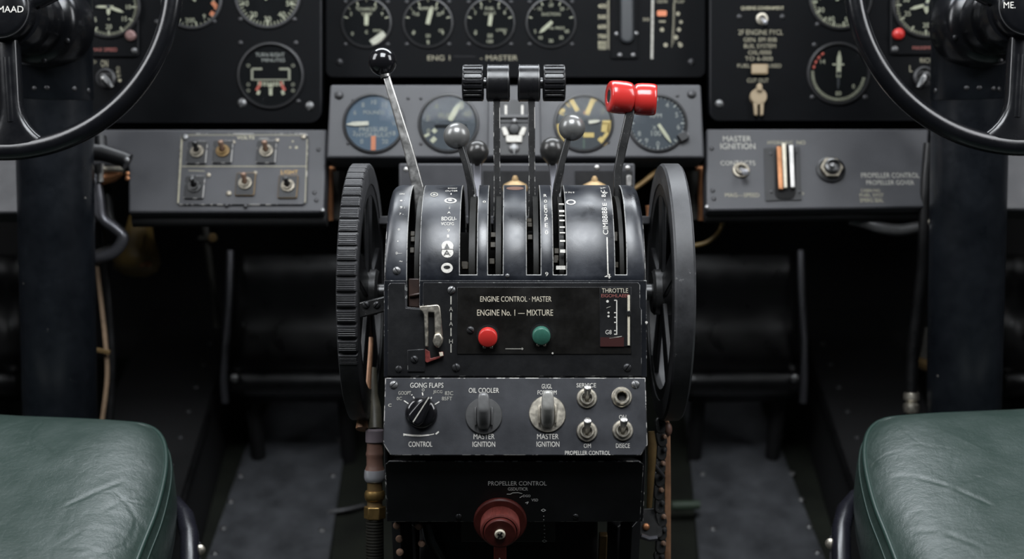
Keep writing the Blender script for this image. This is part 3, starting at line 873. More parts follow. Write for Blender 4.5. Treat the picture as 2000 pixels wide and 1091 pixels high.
def selector(px, py, rp, label, discmat, cap, capw, turn=0, black=False):
    fr = PS.fr(px, py); k = rp * 1.23 / F
    t = thing('selector_knob', label, 'knob', fr)
    if black:
        mb = MB(); mb.lathe([(k, 0), (k*1.02, k*0.12), (k*0.98, k*0.28), (k*0.90, k*0.42), (k*0.7, k*0.52), (0, k*0.54)], fr, 48); mb.build('skirt', M['bakelite'], t, smooth=60)
        mb = MB(); m2 = rot_local(fr, turn)
        pr = [(-k*0.86, -k*0.62), (-k*0.5, -k*0.84), (k*0.45, -k*0.62), (k*1.0, -k*0.22), (k*1.12, 0), (k*1.0, k*0.22), (k*0.45, k*0.62), (-k*0.5, k*0.84), (-k*0.86, k*0.62)]
        mb.prism([(x*1.0, y*0.62) for x, y in pr], k*0.3, k*1.12, m2); mb.build('grip', M['bakelite'], t, bevel=k*0.16, bseg=4)
        mb = MB(); mb.box(-k*0.8, k*1.02, -k*0.035, k*0.035, k*1.118, k*1.135, m2); mb.build('pointer_line', M['dimwhite'], t)
        return
    mb = MB(); mb.lathe([(k, 0), (k, k*0.08), (k*0.965, k*0.13), (k*0.3, k*0.17), (0, k*0.17)], fr, 56); mb.build('disc', M[discmat], t)
    # winged handle: a tall rounded blade standing off the disc
    mb = MB()
    w = k * capw
    n = 22
    rows = []
    for zz, sc_, yl, yh in ((0.12, 1.10, -0.78, 0.50), (0.45, 1.05, -0.70, 0.72), (0.85, 1.0, -0.42, 0.96), (1.10, 0.97, -0.12, 1.10), (1.24, 0.90, 0.05, 1.15), (1.31, 0.76, 0.14, 1.10), (1.34, 0.45, 0.3, 0.95)):
        row = []
        for i in range(n):
            a = 2*PI*i/n
            ex = 0.62
            cx_ = math.copysign(abs(math.cos(a))**ex, math.cos(a)); sy_ = math.copysign(abs(math.sin(a))**ex, math.sin(a))
            row.append(fr @ Vector((w*sc_*cx_, k*((yl+yh)/2 + (yh-yl)/2*sy_), k*zz)))
        rows.append(row)
    vs = mb.grid(rows, True); mb.face(vs[-1])
    mb.build('handle', M[cap], t, smooth=60)
    mb = MB()
    for s in (-1, 1):
        mb.box(s*w*1.28 - w*0.16, s*w*1.28 + w*0.16, -k*0.55, k*0.45, k*0.14, k*0.42, fr)
    mb.build('cheek', M[discmat], t, bevel=k*0.05)
selector(823, 806, 31, 'black selector knob with a tapered pointer grip above the CONTROL lettering', None, None, 0, turn=58, black=True)
selector(945, 812, 36, 'dark grey disc selector with an upright grey handle under OIL COOLER', 'knobgrey', 'oilgrey', 0.34)
selector(1069, 808, 36, 'pitted silver disc selector with an upright grey handle right of the oil cooler selector', 'nickel', 'palegrey', 0.34)
toggle(PS, 1146, 777, 20, 'silver toggle switch under the SERVICE lettering on the switch panel', 30)
toggle(PS, 1146, 842, 20.5, 'silver toggle switch directly above the OM lettering on the switch panel', 30)
toggle(PS, 1216, 840, 20.5, 'silver toggle switch between the OH and DISECE lettering', 30)
fr = PS.fr(1214, 775); k = 20 * 1.23 / F
t = thing('jack_socket', 'round silver jack socket with a dark hole at the top right of the switch panel', 'socket', fr)
mb = MB(); mb.lathe([(k, 0), (k, k*0.16), (k*0.92, k*0.26), (k*0.72, k*0.26)], fr, 40); mb.build('washer', M['nickel'], t)
mb = MB(); mb.lathe([(k*0.8, k*0.2), (k*0.8, k*0.5), (k*0.70, k*0.62), (k*0.54, k*0.62), (k*0.46, k*0.5), (k*0.46, -k*0.2)], fr, 40); mb.build('collar', M['nickel'], t)
mb = MB(); mb.lathe([(k*0.46, k*0.05), (k*0.3, k*0.12), (k*0.28, k*0.05), (0, k*0.05)], fr, 32); mb.build('hole', M['blacksteel'], t)

# ---------------- lower box
zb0 = -(899 - CY) * 1.236 / F; zb1 = -(1018 - CY) * 1.262 / F
PB = Panel((0, 1.236, zb0), (0, -(zb0 - zb1), -0.026))
mb = MB()
mb.prism(upx(PB, [(760, 900), (1248, 900), (1258, 906), (1251, 1012), (1246, 1019), (763, 1019), (757, 1012), (751, 906)]), -0.012, 0, PB.M)
mb.build('lower_panel', [M['blacksatin'], M['edge']], PED, bevel=0.0009, wear=1)
mb = MB(); mb.box(XL + 0.006, XR - 0.006, 1.275, 1.42, -0.240, -0.165); mb.build('lower_casing', M['blacksatin'], PED)
mb = MB(); mb.prism(upx(PB, [(899, 1072), (1086, 1072), (1086, 1000), (899, 1000)]), -0.03, -0.0125, PB.M); mb.build('gearbox_plate', [M['blacksatin'], M['edge2']], PED, bevel=0.001, wear=0)
mb = MB(); mb.box(P(822, 0, 1.36).x, P(1165, 0, 1.36).x, 1.335, 1.41, -0.36, -0.236); mb.build('lower_housing', M['wall'], PED, bevel=0.006)
letter(PB, 'PROPELLER CONTROL', 953.5, 1067.5, 943, 9, PED, 'brightwhite')
letter(PB, 'GSDUTICR', 992, 1031, 954, 6.5, PED, 'brightwhite')
letter(PB, 'DGO', 1022, 1036, 967.5, 5, PED, 'brightwhite')
letter(PB, 'VSD', 1038, 1051, 975.5, 5.5, PED, 'brightwhite')
strokes(PB, [(990, 964, 997, 964), (997, 964, 1001, 961.5), (1001, 961.5, 1012, 961), (1012, 961, 1020, 963), (1015, 971, 1021, 967.5), (1026, 981, 1032, 979), (1029, 983.5, 1032, 979)], 1.5, PED, 'brightwhite')
PB2 = Panel(PB.p + PB.n * -0.0, PB.n)
dots(PB, [(1062, 1007, 0.9), (1062, 1014, 0.9)], PED, 'brightwhite')
strokes(PB, [(1057, 995.5, 1061, 993), (1061, 993, 1066, 995.5), (1066, 995.5, 1061, 998), (1061, 998, 1057, 995.5)], 1.4, PED, 'brightwhite')
PG = Panel(PB.p + PB.n * -0.0125, PB.n)
strokes(PG, [(1059, 1055.5, 1063, 1053), (1063, 1053, 1068, 1055.5), (1068, 1055.5, 1063, 1058), (1063, 1058, 1059, 1055.5), (1063, 1024, 1063, 1027), (1062, 1033, 1065, 1033), (1062, 1040, 1065, 1041), (1063, 1047, 1064, 1049)], 1.4, PED, 'brightwhite')
for px in (896, 1124):
    screw(PB.fr(px, 1008), 6 * 1.25 / F, PED, 'screwdark')

# red-brown propeller knob
kf = PB.fr(977, 1016, off=0.0004)
k = 52 * 1.262 / F
t = thing('propeller_knob', 'large red-brown knurled knob with a pointer tab below the PROPELLER CONTROL lettering', 'knob', kf)
mb = MB(); mb.lathe([(k, -0.0005), (k, k*0.08), (k*0.95, k*0.13), (k*0.6, k*0.14), (0, k*0.14)], kf, 64); mb.build('flange', M['redbrown'], t)
mb = MB()
mb.lathe([(k*0.72, k*0.1), (k*0.725, k*0.62), (k*0.70, k*0.70), (k*0.64, k*0.74), (k*0.62, k*0.66), (0, k*0.66)], kf, 192, fn=lambda a, r, z: 1 + (0.018 * (1 if int(round(a / (2*PI) * 192)) % 2 else -1) if k*0.09 < z < k*0.65 and r > k*0.7 else 0))
mb.build('knurled_body', plain('knurled_red_brown', (0.11, 0.022, 0.017), 0.45, noise=0.3, nscale=300), t, smooth=25)
mb = MB(); mb.lathe([(k*0.6, k*0.6), (k*0.6, k*0.84), (k*0.56, k*0.88), (0, k*0.88)], kf, 48)
mb.build('cap', M['redbrown'], t)
mb = MB(); mb.prism(rounded(-k*0.235, k*0.235, -k*1.30, -k*0.3, k*0.05), k*0.66, k*0.87, kf); mb.build('pointer_tab', M['redbrown'], t, bevel=0.0006)
mb = MB(); mb.lathe([(k*0.20, k*0.87), (k*0.20, k*0.93), (k*0.17, k*0.97), (0, k*0.98)], kf, 28); mb.build('centre_screw', M['cream'], t)
mb = MB()
for a, L, w in ((60, 0.3, 0.06), (-35, 0.22, 0.06), (130, 0.2, 0.05)):
    mb.box(-k*L/2, k*L/2, -k*w/2, k*w/2, k*0.975, k*0.99, rot_local(kf, a))
mb.build('screw_slot', M['void'], t)
mb = MB()
add_text(mb, 'A', lambda a, b: kf @ Vector((a - k*0.02, b - k*1.14, k*0.872)), k*0.17, k*0.18)
mb.build('lettering', M['white'], t, smooth=0, recalc=False)

# legs and linkage under the pedestal
DN = -UP
def down(p, d): return Vector(p) + DN * d
def to_floor(p):
    p = Vector(p); return p + DN * (p.dot(UP) - FLOOR_H)
for px, wv in ((784, 0.012), (1232, 0.012)):
    a = P(px, 1010, 1.30); b = to_floor(a)
    mb = MB(); mb.tube([a, b], wv, 4, flat=(1.4, 0.9)); mb.build('leg', M['blacksatin'], PED, bevel=0.001)
for px in (812, 1205):
    a = P(px, 1015, 1.39); b = to_floor(a)
    mb = MB(); mb.tube([a, b], 0.011, 4, flat=(1.2, 1)); mb.build('leg', M['blacksatin'], PED, bevel=0.001)
mb = MB(); a = P(835, 1020, 1.33)
mb.tube([a, P(843, 1050, 1.33), P(868, 1092, 1.34), P(900, 1140, 1.36)], [0.012, 0.014, 0.010, 0.006], 12, flat=(1, 0.6)); mb.build('link_arm', M['darksteel'], PED)
mb = MB()
mb.box(-0.0045, 0.0045, -0.004, 0.004, -0.06, 0.0, level(P(1178, 1042, 1.36)))
mb.box(-0.045, 0.0, -0.004, 0.004, -0.018, -0.008, level(P(1165, 1062, 1.36)))
mb.build('brass_bracket', M['brassdark'], PED, bevel=0.001)
for px, py in ((818, 1027), (780, 1052), (781, 1078), (824, 1061), (775, 1026)):
    mb = MB(); mb.lathe([(0, 0.004), (0.003, 0.003), (0.004, 0)], frame(P(px, py, 1.285), (0, -1, 0)), 14); mb.build('rivet', M['brownmetal'], PED)

# ================================================================== LEVERS
def lev(name, label, base):
    return thing(name, label, 'lever', frame(base, (0, 0, 1), (0, 1, 0)))
def inside(px, py, Y, depth=0.05):
    return P(px, py, Y) + Vector((0, 0, -depth))

# long silver lever with black ball
t = lev('flap_lever', 'long bright silver lever with a glossy black ball, leaning left', inside(817, 378, 1.31))
pts = [P(752, 140, 1.33), P(770, 200, 1.33), P(800, 300, 1.332), P(818, 372, 1.334), P(824, 450, 1.336)]
mb = MB(); mb.bar(pts, [0.0075, 0.0085, 0.0105, 0.0122, 0.0122], [0.005, 0.0055, 0.007, 0.007, 0.007]); mb.build('shaft', M['steel'], t, bevel=0.0016, bseg=3)
mb = MB(); mb.sphere(P(747, 120, 1.33), 28 * 1.33 / F, 48, 32); mb.build('ball', M['bakelite'], t, smooth=80)
mb = MB(); m2 = frame(P(752.5, 147.5, 1.33), (P(747, 120, 1.33) - P(770, 200, 1.33)), (0, 1, 0)); mb.lathe([(0.0050, -0.002), (0.0056, 0.001), (0.0054, 0.005)], m2, 24); mb.build('ferrule', M['steel'], t)

# grey ball levers, front pair
def ball_lever(label, ball, rpx, Y, path, ws, ballmat, shaftmat, name='propeller_lever', twin=False):
    t = lev(name, label, P(path[-1][0], path[-1][1], path[-1][2]))
    mb = MB(); pts = [P(*q) for q in path]
    mb.bar(pts, ws, [0.008] * len(pts)); mb.build('shaft', M[shaftmat], t, bevel=0.0012, bseg=2)
    mb = MB(); mb.sphere(P(ball[0], ball[1], Y), rpx * Y / F, 48, 32); mb.build('ball', M[ballmat], t, smooth=80)
    if twin:
        mb = MB(); pts = [P(*q) for q in twin]; mb.bar(pts, 0.0035, 0.006); mb.build('brace', M[shaftmat], t, bevel=0.0008)
ball_lever('lever with a light grey metal ball leaning left, left of the twin throttles', (892, 265), 26, 1.325, [(899, 285, 1.325), (910, 322, 1.326), (919, 362, 1.328), (923, 400, 1.33), (924, 470, 1.335)], [0.0065, 0.0068, 0.0072, 0.009, 0.009], 'pewter', 'blacksteel',
           twin=[(905, 287, 1.335), (918, 330, 1.335), (927, 372, 1.33), (928, 420, 1.32)])
ball_lever('lever with a light grey metal ball leaning right, between the throttles and the red lever', (1117, 249), 26, 1.325, [(1110, 270, 1.325), (1097, 318, 1.326), (1088, 362, 1.328), (1085, 400, 1.33), (1085, 470, 1.335)], [0.0065, 0.0072, 0.0078, 0.009, 0.009], 'pewter', 'blacksteel',
           twin=[(1108, 272, 1.335), (1100, 320, 1.335), (1094, 368, 1.33), (1092, 420, 1.32)])
# rear pair, dark, behind the quadrant
def rear_lever(label, x, y, rp, xb):
    Y = 1.455; r = rp * Y / F
    t = lev('propeller_lever', label, P(xb, 470, 1.42))
    c = P(x, y, Y)
    mb = MB()
    prof = [(0.0, r), (r*0.38, r*0.925), (r*0.70, r*0.71), (r*0.92, r*0.39), (r, 0), (r*0.97, -r*0.25), (r*0.84, -r*0.58), (r*0.62, -r*0.85), (r*0.42, -r*1.08), (r*0.34, -r*1.25), (0, -r*1.25)]
    mb.lathe(prof, Matrix.Translation(c), 44); mb.build('ball', M['pewterdark'], t, smooth=80)
    mb = MB(); mb.bar([c + Vector((0, 0, -r)), P((x+xb)/2, y + 40, Y), P(xb, 362, Y - 0.005), P(xb, 420, Y - 0.02), P(xb, 500, Y - 0.04)], 0.009, 0.009); mb.build('shaft', M['tube'], t, bevel=0.001)
rear_lever('dark metal ball lever half hidden behind the left light grey ball', 932, 296, 23, 933)
rear_lever('dark metal ball lever half hidden behind the right light grey ball', 1079, 292, 25, 1083)

# throttles
def roller(mb, c, r, x0, x1, ribs=0, flare=0.0):
    ax = frame(c, (1, 0, 0), (0, 0, 1))
    e = 0.0016
    fn = None
    seg = 64
    if ribs:
        seg = ribs * 8
        def fn(a, rr, z):
            if rr < r*0.93 or not (x0 + e*1.5 < z < x1 - e*1.5): return 1
            ph = int(round(a/(2*PI)*seg)) % 8
            return 1.0 if ph < 5 else 0.93
    n = 5
    prof = [(0, x0), (r*0.9, x0), (r*0.98, x0 + e*0.5), (r, x0 + e), (r, x0 + e*2)]
    prof += [(r, x0 + e*2 + (x1 - x0 - e*4)*i/n) for i in range(1, n)]
    prof += [(r, x1 - e*2), (r, x1 - e), (r*0.98, x1 - e*0.5), (r*0.9, x1), (0, x1)]
    mb.lathe(prof, ax, seg, fn=fn)
def throttle(label, xl, xr, xa, xb, shaftx, sx2):
    """xl..xr smooth roller px, xa..xb ribbed roller px"""
    Y = 1.335; kk = Y / F
    cy = 162
    c = P((xl + xr)/2, cy, Y)
    t = lev('throttle_lever', label, P(sx2, 400, 1.31))
    mb = MB(); roller(mb, c, 36*kk, (xl - (xl+xr)/2)*kk, (xr - (xl+xr)/2)*kk); mb.build('smooth_roller', [M['grip']], t, smooth=40)
    c2 = P((xa + xb)/2, cy, Y)
    mb = MB(); roller(mb, c2, 35.5*kk, (xa - (xa+xb)/2)*kk, (xb - (xa+xb)/2)*kk, ribs=22); mb.build('ribbed_roller', M['grip'], t, smooth=30)
    mb = MB(); a, b = sorted((xl, xr, xa, xb))[1:3]
    mb.lathe([(0.006, (a-4 - CX)*kk), (0.006, (b+4 - CX)*kk)], frame(P(CX, cy, Y), (1, 0, 0), (0, 0, 1)), 24); mb.build('spindle', M['darksteel'], t)
    mb = MB(); mb.bar([P(shaftx, 190, Y), P(shaftx + (sx2-shaftx)*0.3, 260, Y), P(sx2, 370, 1.336), P(sx2, 430, 1.337), P(sx2, 500, 1.338)], [0.0072, 0.0072, 0.0068, 0.008, 0.008], 0.010); mb.build('shaft', [M['blacksteel'], M['edge']], t, bevel=0.0007, wear=1)
    # bright retaining rims
    for x in (xl + 3.5, xr - 3.5):
        mb = MB()
        ax = frame(P(x, cy, Y), (1, 0, 0), (0, 0, 1))
        mb.lathe([(36.1*kk, -0.0005), (36.6*kk, -0.0003), (36.6*kk, 0.0003), (36.1*kk, 0.0005)], ax, 64)
        mb.build('rim', M['darksteel'], t)
throttle('left throttle lever with a ribbed black roller outside a smooth black roller', 950, 996, 903, 945, 970, 971)
throttle('right throttle lever with a smooth black roller and a ribbed black roller outside it', 1011, 1055, 1060, 1104, 1038, 1039)

# red mixture lever
t = lev('mixture_lever', 'lever with two glossy red rollers at the right of the pedestal', P(1203, 400, 1.31))
Y = 1.335; kk = Y / F
def red_roller(c, yaw, x0, x1, r, nm, hole):
    ax = frame(c, (math.cos(yaw), math.sin(yaw), -0.05), (0, 0, 1))
    e = 0.0042
    mb = MB()
    prof = [(0, x0), (r*0.85, x0), (r*0.93, x0 + e*0.25), (r*0.975, x0 + e*0.8), (r, x0 + e*1.8), (r, x1 - e*1.8), (r*0.975, x1 - e*0.8), (r*0.93, x1 - e*0.25), (r*0.85, x1), (0, x1)]
    if hole: prof = [(0, x0 + 0.004), (r*0.38, x0 + 0.004), (r*0.40, x0 + 0.0003)] + [(r*0.42, x0)] + prof[1:]
    mb.lathe(prof, ax, 56); o = mb.build(nm, M['red'], t, smooth=50)
    if hole:
        mb = MB(); mb.lathe([(0, x0 + 0.0003), (r*0.36, x0 + 0.0003), (r*0.36, x0 + 0.003), (0, x0 + 0.003)], ax, 28); mb.build('end_bolt', M['blacksteel'], t)
red_roller(P(1210, 190, Y), R(12), -22.5*kk, 23.5*kk, 32*kk, 'roller', True)
red_roller(P(1260, 194, Y + 0.004), R(-5), -21.5*kk, 22.5*kk, 31.5*kk, 'roller', False)
mb = MB(); mb.lathe([(0.008, -0.008), (0.008, 0.008)], frame(P(1236, 192, Y), (1, 0, 0), (0, 0, 1)), 24); mb.build('spindle', M['darkred'], t)
mb = MB(); mb.bar([P(1232, 205, Y), P(1228, 232, Y), P(1215, 290, 1.335), P(1206, 335, 1.336), P(1206, 375, 1.337), P(1209, 440, 1.338), P(1210, 500, 1.338)], [0.0095, 0.0095, 0.0095, 0.0085, 0.008, 0.008, 0.008], 0.008)
mb.build('shaft', [M['blacksteel'], M['darksteel']], t, bevel=0.0012, wear=1)
# ================================================================== TRIM WHEELS
def trim_wheel(label, xa, xb, ribbed, inner):
    """axis along X at (1.38, -0.0137); xa..xb tread edges; inner=+1 if the pedestal lies to +X"""
    c = Vector((0, 1.38, -0.0137)); Rw = 0.14
    t = thing('trim_wheel', label, 'trim wheel', frame(c + Vector(((xa+xb)/2, 0, 0)), (1, 0, 0), (0, 0, 1)))
    blocks = 56
    per = 24
    nphi = blocks * per if ribbed else 160
    lim = R(31)
    def rad(phi):
        if not ribbed: return Rw, True
        # phi: 0 = towards camera, + = down
        d = (phi + PI) % (2*PI) - PI
        if lim < d < R(150): return Rw - 0.0006, True
        f = ((phi - lim) / (2*PI) * blocks) % 1.0
        if f < 0.30: 
            return Rw - 0.0034 * min(1, f / 0.05, (0.30 - f) / 0.05), False
        g = ((f - 0.30) / 0.70 * 5) % 1
        return Rw - (0.0 if g < 0.62 else 0.0007), False
    rows = []
    w = xb - xa; b = 0.0022
    for i in range(nphi):
        phi = 2*PI*i/nphi
        r, plain_ = rad(phi)
        d = lambda x, rr: Vector((x, c.y - rr*math.cos(phi), c.z - rr*math.sin(phi)))
        lo = Rw - 0.0048 if ribbed else Rw - 0.002
        rows.append([d(xa, Rw - 0.022), d(xa, lo), d(xa + b*0.5, min(r, Rw - 0.0012)), d(xa + b, r), d(xb - b, r), d(xb - b*0.5, min(r, Rw - 0.0012)), d(xb, lo), d(xb, Rw - 0.022)])
    rows.append(rows[0])
    mb = MB(); mb.grid(rows, True)
    mb.build('rim', M['rubber'] if ribbed else M['rubbergrey'], t, smooth=30)
    xm = xb - 0.004 if inner > 0 else xa + 0.004
    # cast web: five spokes, inner ring and hub
    ax = frame((xm, c.y, c.z), (1, 0, 0), (0, 0, 1))
    mb = MB(); mb.lathe([(Rw-0.034, -0.003), (Rw-0.034, 0.003), (Rw-0.021, 0.003), (Rw-0.021, -0.003), (Rw-0.034, -0.003)], ax, 72); mb.build('inner_ring', M['blacksatin'], t)
    for q in range(5):
        m2 = ax @ Matrix.Rotation(2*PI*q/5 + 0.35, 4, 'Z')
        mb = MB(); mb.prism([(0.018, -0.011), (Rw-0.03, -0.016), (Rw-0.03, 0.016), (0.018, 0.011)], -0.0025, 0.0025, m2); mb.build('spoke', M['blacksatin'], t, bevel=0.001)
    mb = MB(); mb.lathe([(0, -0.012), (0.022, -0.012), (0.025, -0.009), (0.025, 0.009), (0.022, 0.012), (0, 0.012)], ax, 40); mb.build('hub', M['blacksteel'], t)
    mb = MB()
    x_to = XL + 0.002 if inner > 0 else XR - 0.002
    m2 = frame((0, c.y, c.z), (1, 0, 0), (0, 0, 1)); mb.lathe([(0.009, min(xm, x_to)), (0.009, max(xm, x_to))], m2, 24); mb.build('axle', M['darksteel'], t)
    return t
trim_wheel('big trim wheel with ribbed blocks round its rim, left of the pedestal', -0.1740, -0.1530, True, 1)
w2 = trim_wheel('big trim wheel with a smooth scuffed black rim, right of the pedestal', 0.1605, 0.1815, False, -1)
mb = MB()
for i in range(3):
    pass
c = Vector((0, 1.38, -0.0137))
mb.lathe([(0.1403, 0.1607), (0.1403, 0.1812), (0.1398, 0.1812), (0.1398, 0.1607)], frame((0, c.y, c.z), (1, 0, 0), (0, -1, 0)), 3, a0=R(-0.5), a1=R(0.5))
mb.build('seam', M['void'], w2)
# side clamp block and tail rod inside the left wheel
t = thing('cable_clamp', 'small dark bolted clamp between the ribbed wheel and the pedestal', 'clamp', frame(P(735, 597, 1.33), (0, -1, 0)))
mb = MB(); mb.box(-0.020, 0.012, -0.008, 0.008, -0.006, 0.006, frame(P(737, 597, 1.33), (0, -1, 0), rot=0.25)); mb.build('block', M['blacksteel'], t, bevel=0.0015)
for q in (-0.011, 0.0): screw(frame(P(737, 597, 1.33) + Vector((q, -0.006, 0.001)), (0, -1, 0)), 0.004, t, 'screwdark')
o = MB().tube([P(709, 838, 1.36), P(712, 800, 1.37), P(718, 750, 1.38), P(723, 690, 1.39), P(724, 660, 1.40)], [0.008, 0.0065, 0.004, 0.003, 0.003], 10).build('copper_lug', M['strapcopper'])
tag(o, 'tapering rusty copper lug under the ribbed wheel beside the fittings', 'lug')
o = MB().tube([P(707, 760, 1.42), P(716, 690, 1.42), P(718, 640, 1.42)], [0.002, 0.0055, 0.004], 10, flat=(0.4, 1)).build('steel_strip', M['steel'])
tag(o, 'thin bright steel strip glinting inside the ribbed wheel', 'strip')

# ================================================================== YOKES AND COLUMNS
def yoke(side, label, text, tx0, tx1, ty):
    sg = -1 if side == 'l' else 1
    def X(px): return px if side == 'l' else 2000 - px      # mirror pixel
    Y = 1.367
    kk = Y / F
    dy = 0 if side == 'l' else -9
    hubc = P(X(5 if side == 'l' else -2), 20 + (dy*0.6), Y - 0.012)
    rimc = P(X(8 if side == 'l' else 3), -37 + dy, Y)
    t = thing('control_yoke', label, 'yoke', frame(hubc, (0, -1, 0)))
    Rm, rt = 331 * kk, 19.5 * kk
    n = 120
    mb = MB(); mb.tube([rimc + Vector((Rm*math.cos(2*PI*i/n), 0, Rm*math.sin(2*PI*i/n))) for i in range(n)], rt, 20, closed=True)
    mb.build('rim', M['yoke'], t, smooth=80)
    fr = frame(hubc, (0, -1, 0))
    rc = fr.inverted() @ rimc
    # spokes: straight down, and two arms upward; each flares into the rim
    def spoke(ang, w):
        d = Vector((math.cos(ang), math.sin(ang)))
        # length to rim from hub along d
        o = Vector((-rc.x, -rc.y)); b = o.dot(d); L = -b + math.sqrt(b*b - o.dot(o) + Rm*Rm)
        m2 = fr @ Matrix.Rotation(ang, 4, 'Z')
        poly = []
        up, lo = [], []
        N = 16
        for i in range(N + 1):
            x = 0.03 + (L - 0.03 - rt*0.2) * i / N
            e = max(0, (x - (L - rt - 0.045)) / 0.045)
            ww = w * (1 + 0.10 * (1 - i / N)) + 0.022 * e**2.6
            up.append((x, ww)); lo.append((x, -ww))
        # oval section grid
        rows = []
        for (x, ww) in up:
            th = 0.0095
            row = []
            for k in range(24):
                a = 2*PI*k/24
                cc, ss = math.cos(a), math.sin(a)
                row.append(m2 @ Vector((x, math.copysign(abs(cc)**0.55, cc)*ww, math.copysign(abs(ss)**0.7, ss)*th - 0.012)))
            rows.append(row)
        mb = MB(); mb.grid(rows, True); mb.build('spoke', M['yoke'], t, smooth=60)
        # raised centre rib
        mb = MB(); mb.tube([m2 @ Vector((x, 0, -0.0045)) for x in (0.05, L*0.5, L - 0.03)], 0.005, 10, flat=(0.6, 1)); mb.build('spoke_rib', M['yoke'], t, smooth=60)
    a0 = math.atan2(-1, 0.06 if side == 'l' else -0.06)
    spoke(a0, 0.0105); spoke(R(26), 0.0105); spoke(R(154), 0.0105)
    k = 60 * kk
    mb = MB(); mb.lathe([(0, 0.0), (k*0.80, 0.0), (k*0.90, -0.002), (k*0.98, -0.006), (k, -0.012), (k*1.0, -0.03), (0, -0.03)], fr @ Matrix.Translation((0, 0, 0.012)), 72); mb.build('hub_cap', M['yoke'], t, smooth=60)
    mb = MB(); mb.lathe([(k*0.93, 0.0), (k*0.95, 0.0012), (k*0.97, 0.0)], fr @ Matrix.Translation((0, 0, 0.0095)), 72); mb.build('cap_groove', M['bezelgrey'], t)
    mb = MB(); mb.lathe([(0, -0.01), (k*1.12, -0.01), (k*1.16, -0.02), (k*1.16, -0.045), (k*0.9, -0.055), (0, -0.055)], fr, 64); mb.build('hub', M['yoke'], t, smooth=60)
    pan = Panel(hubc + Vector((0, -0.0122, 0)), (0, -1, 0))
    letter(pan, text, tx0, tx1, ty, 12.5, t, 'white')
    return fr, hubc
def column(side, label):
    sg = -1 if side == 'l' else 1
    def X(px): return px if side == 'l' else 2000 - px
    t = thing('control_column', label, 'control column', level(to_floor(P(X(118), 813, 1.60))))
    top = P(X(100), -60, 1.50); bot = P(X(119), 860, 1.60)
    d = (bot - top).normalized()
    end = bot + d * 0.4
    ax = frame(top, d, (0, 1, 0))
    z_ = lambda p: (ax.inverted() @ Vector(p)).z
    Lr = z_(P(X(103), 191, 1.525))
    mb = MB(); mb.lathe([(0.0, Lr - 0.01), (0.0450, Lr - 0.01), (0.0450, (end-top).length), (0, (end-top).length)], ax, 64); mb.build('tube', M['column'], t, smooth=60)
    mb = MB(); mb.lathe([(0, -0.1), (0.0462, -0.1), (0.0462, Lr - 0.0012), (0.0455, Lr), (0, Lr)], ax, 64); mb.build('upper_sleeve', M['column'], t, smooth=50)
    for px in ((80, 104, 148, 172) if side == 'l' else (165, 122, 100, 60, 72)):
        p = P(X(px), 184, 1.5)
        q = ax.inverted() @ p; a = math.asin(max(-0.98, min(0.98, (p.x - (ax @ Vector((0, 0, q.z))).x) / 0.0462)))
        c = ax @ Vector((0, 0, q.z)); nrm = Vector((math.sin(a), -math.cos(a), 0))
        screw(frame(c + nrm * 0.046, nrm), 0.0034, t, 'screwdark', slot=False, name='bolt')
    # gear housing between column and wheel hub
    hz = P(X(20), 30, 1.39); hb = P(X(84), 45, 1.47)
    m3 = frame(hb, (hz - hb), (0, 0, 1))
    L = (hz - hb).length
    mb = MB(); mb.lathe([(0, -0.03), (0.050, -0.03), (0.052, -0.02), (0.052, 0.02), (0.047, 0.028), (0.040, 0.032), (0.040, L*0.75), (0.034, L*0.8), (0.034, L), (0, L)], m3, 56); mb.build('gear_housing', M['yoke'], t, smooth=40)
    for a in (205, 285, 330):
        screw(m3 @ Matrix.Translation((0.047*math.cos(R(a)), 0.047*math.sin(R(a)), 0.0285)), 0.003, t, 'screwdark', slot=False, name='bolt')
    return t
yoke('l', 'black control wheel at the left edge, its hub lettered MAAD', 'MAAD', -4, 46, 18)
yoke('r', 'black control wheel at the right edge, its hub lettered ME.', 'ME.', 1960, 1983, 10)
column('l', 'thick black control column behind the left control wheel')
column('r', 'thick black control column behind the right control wheel')

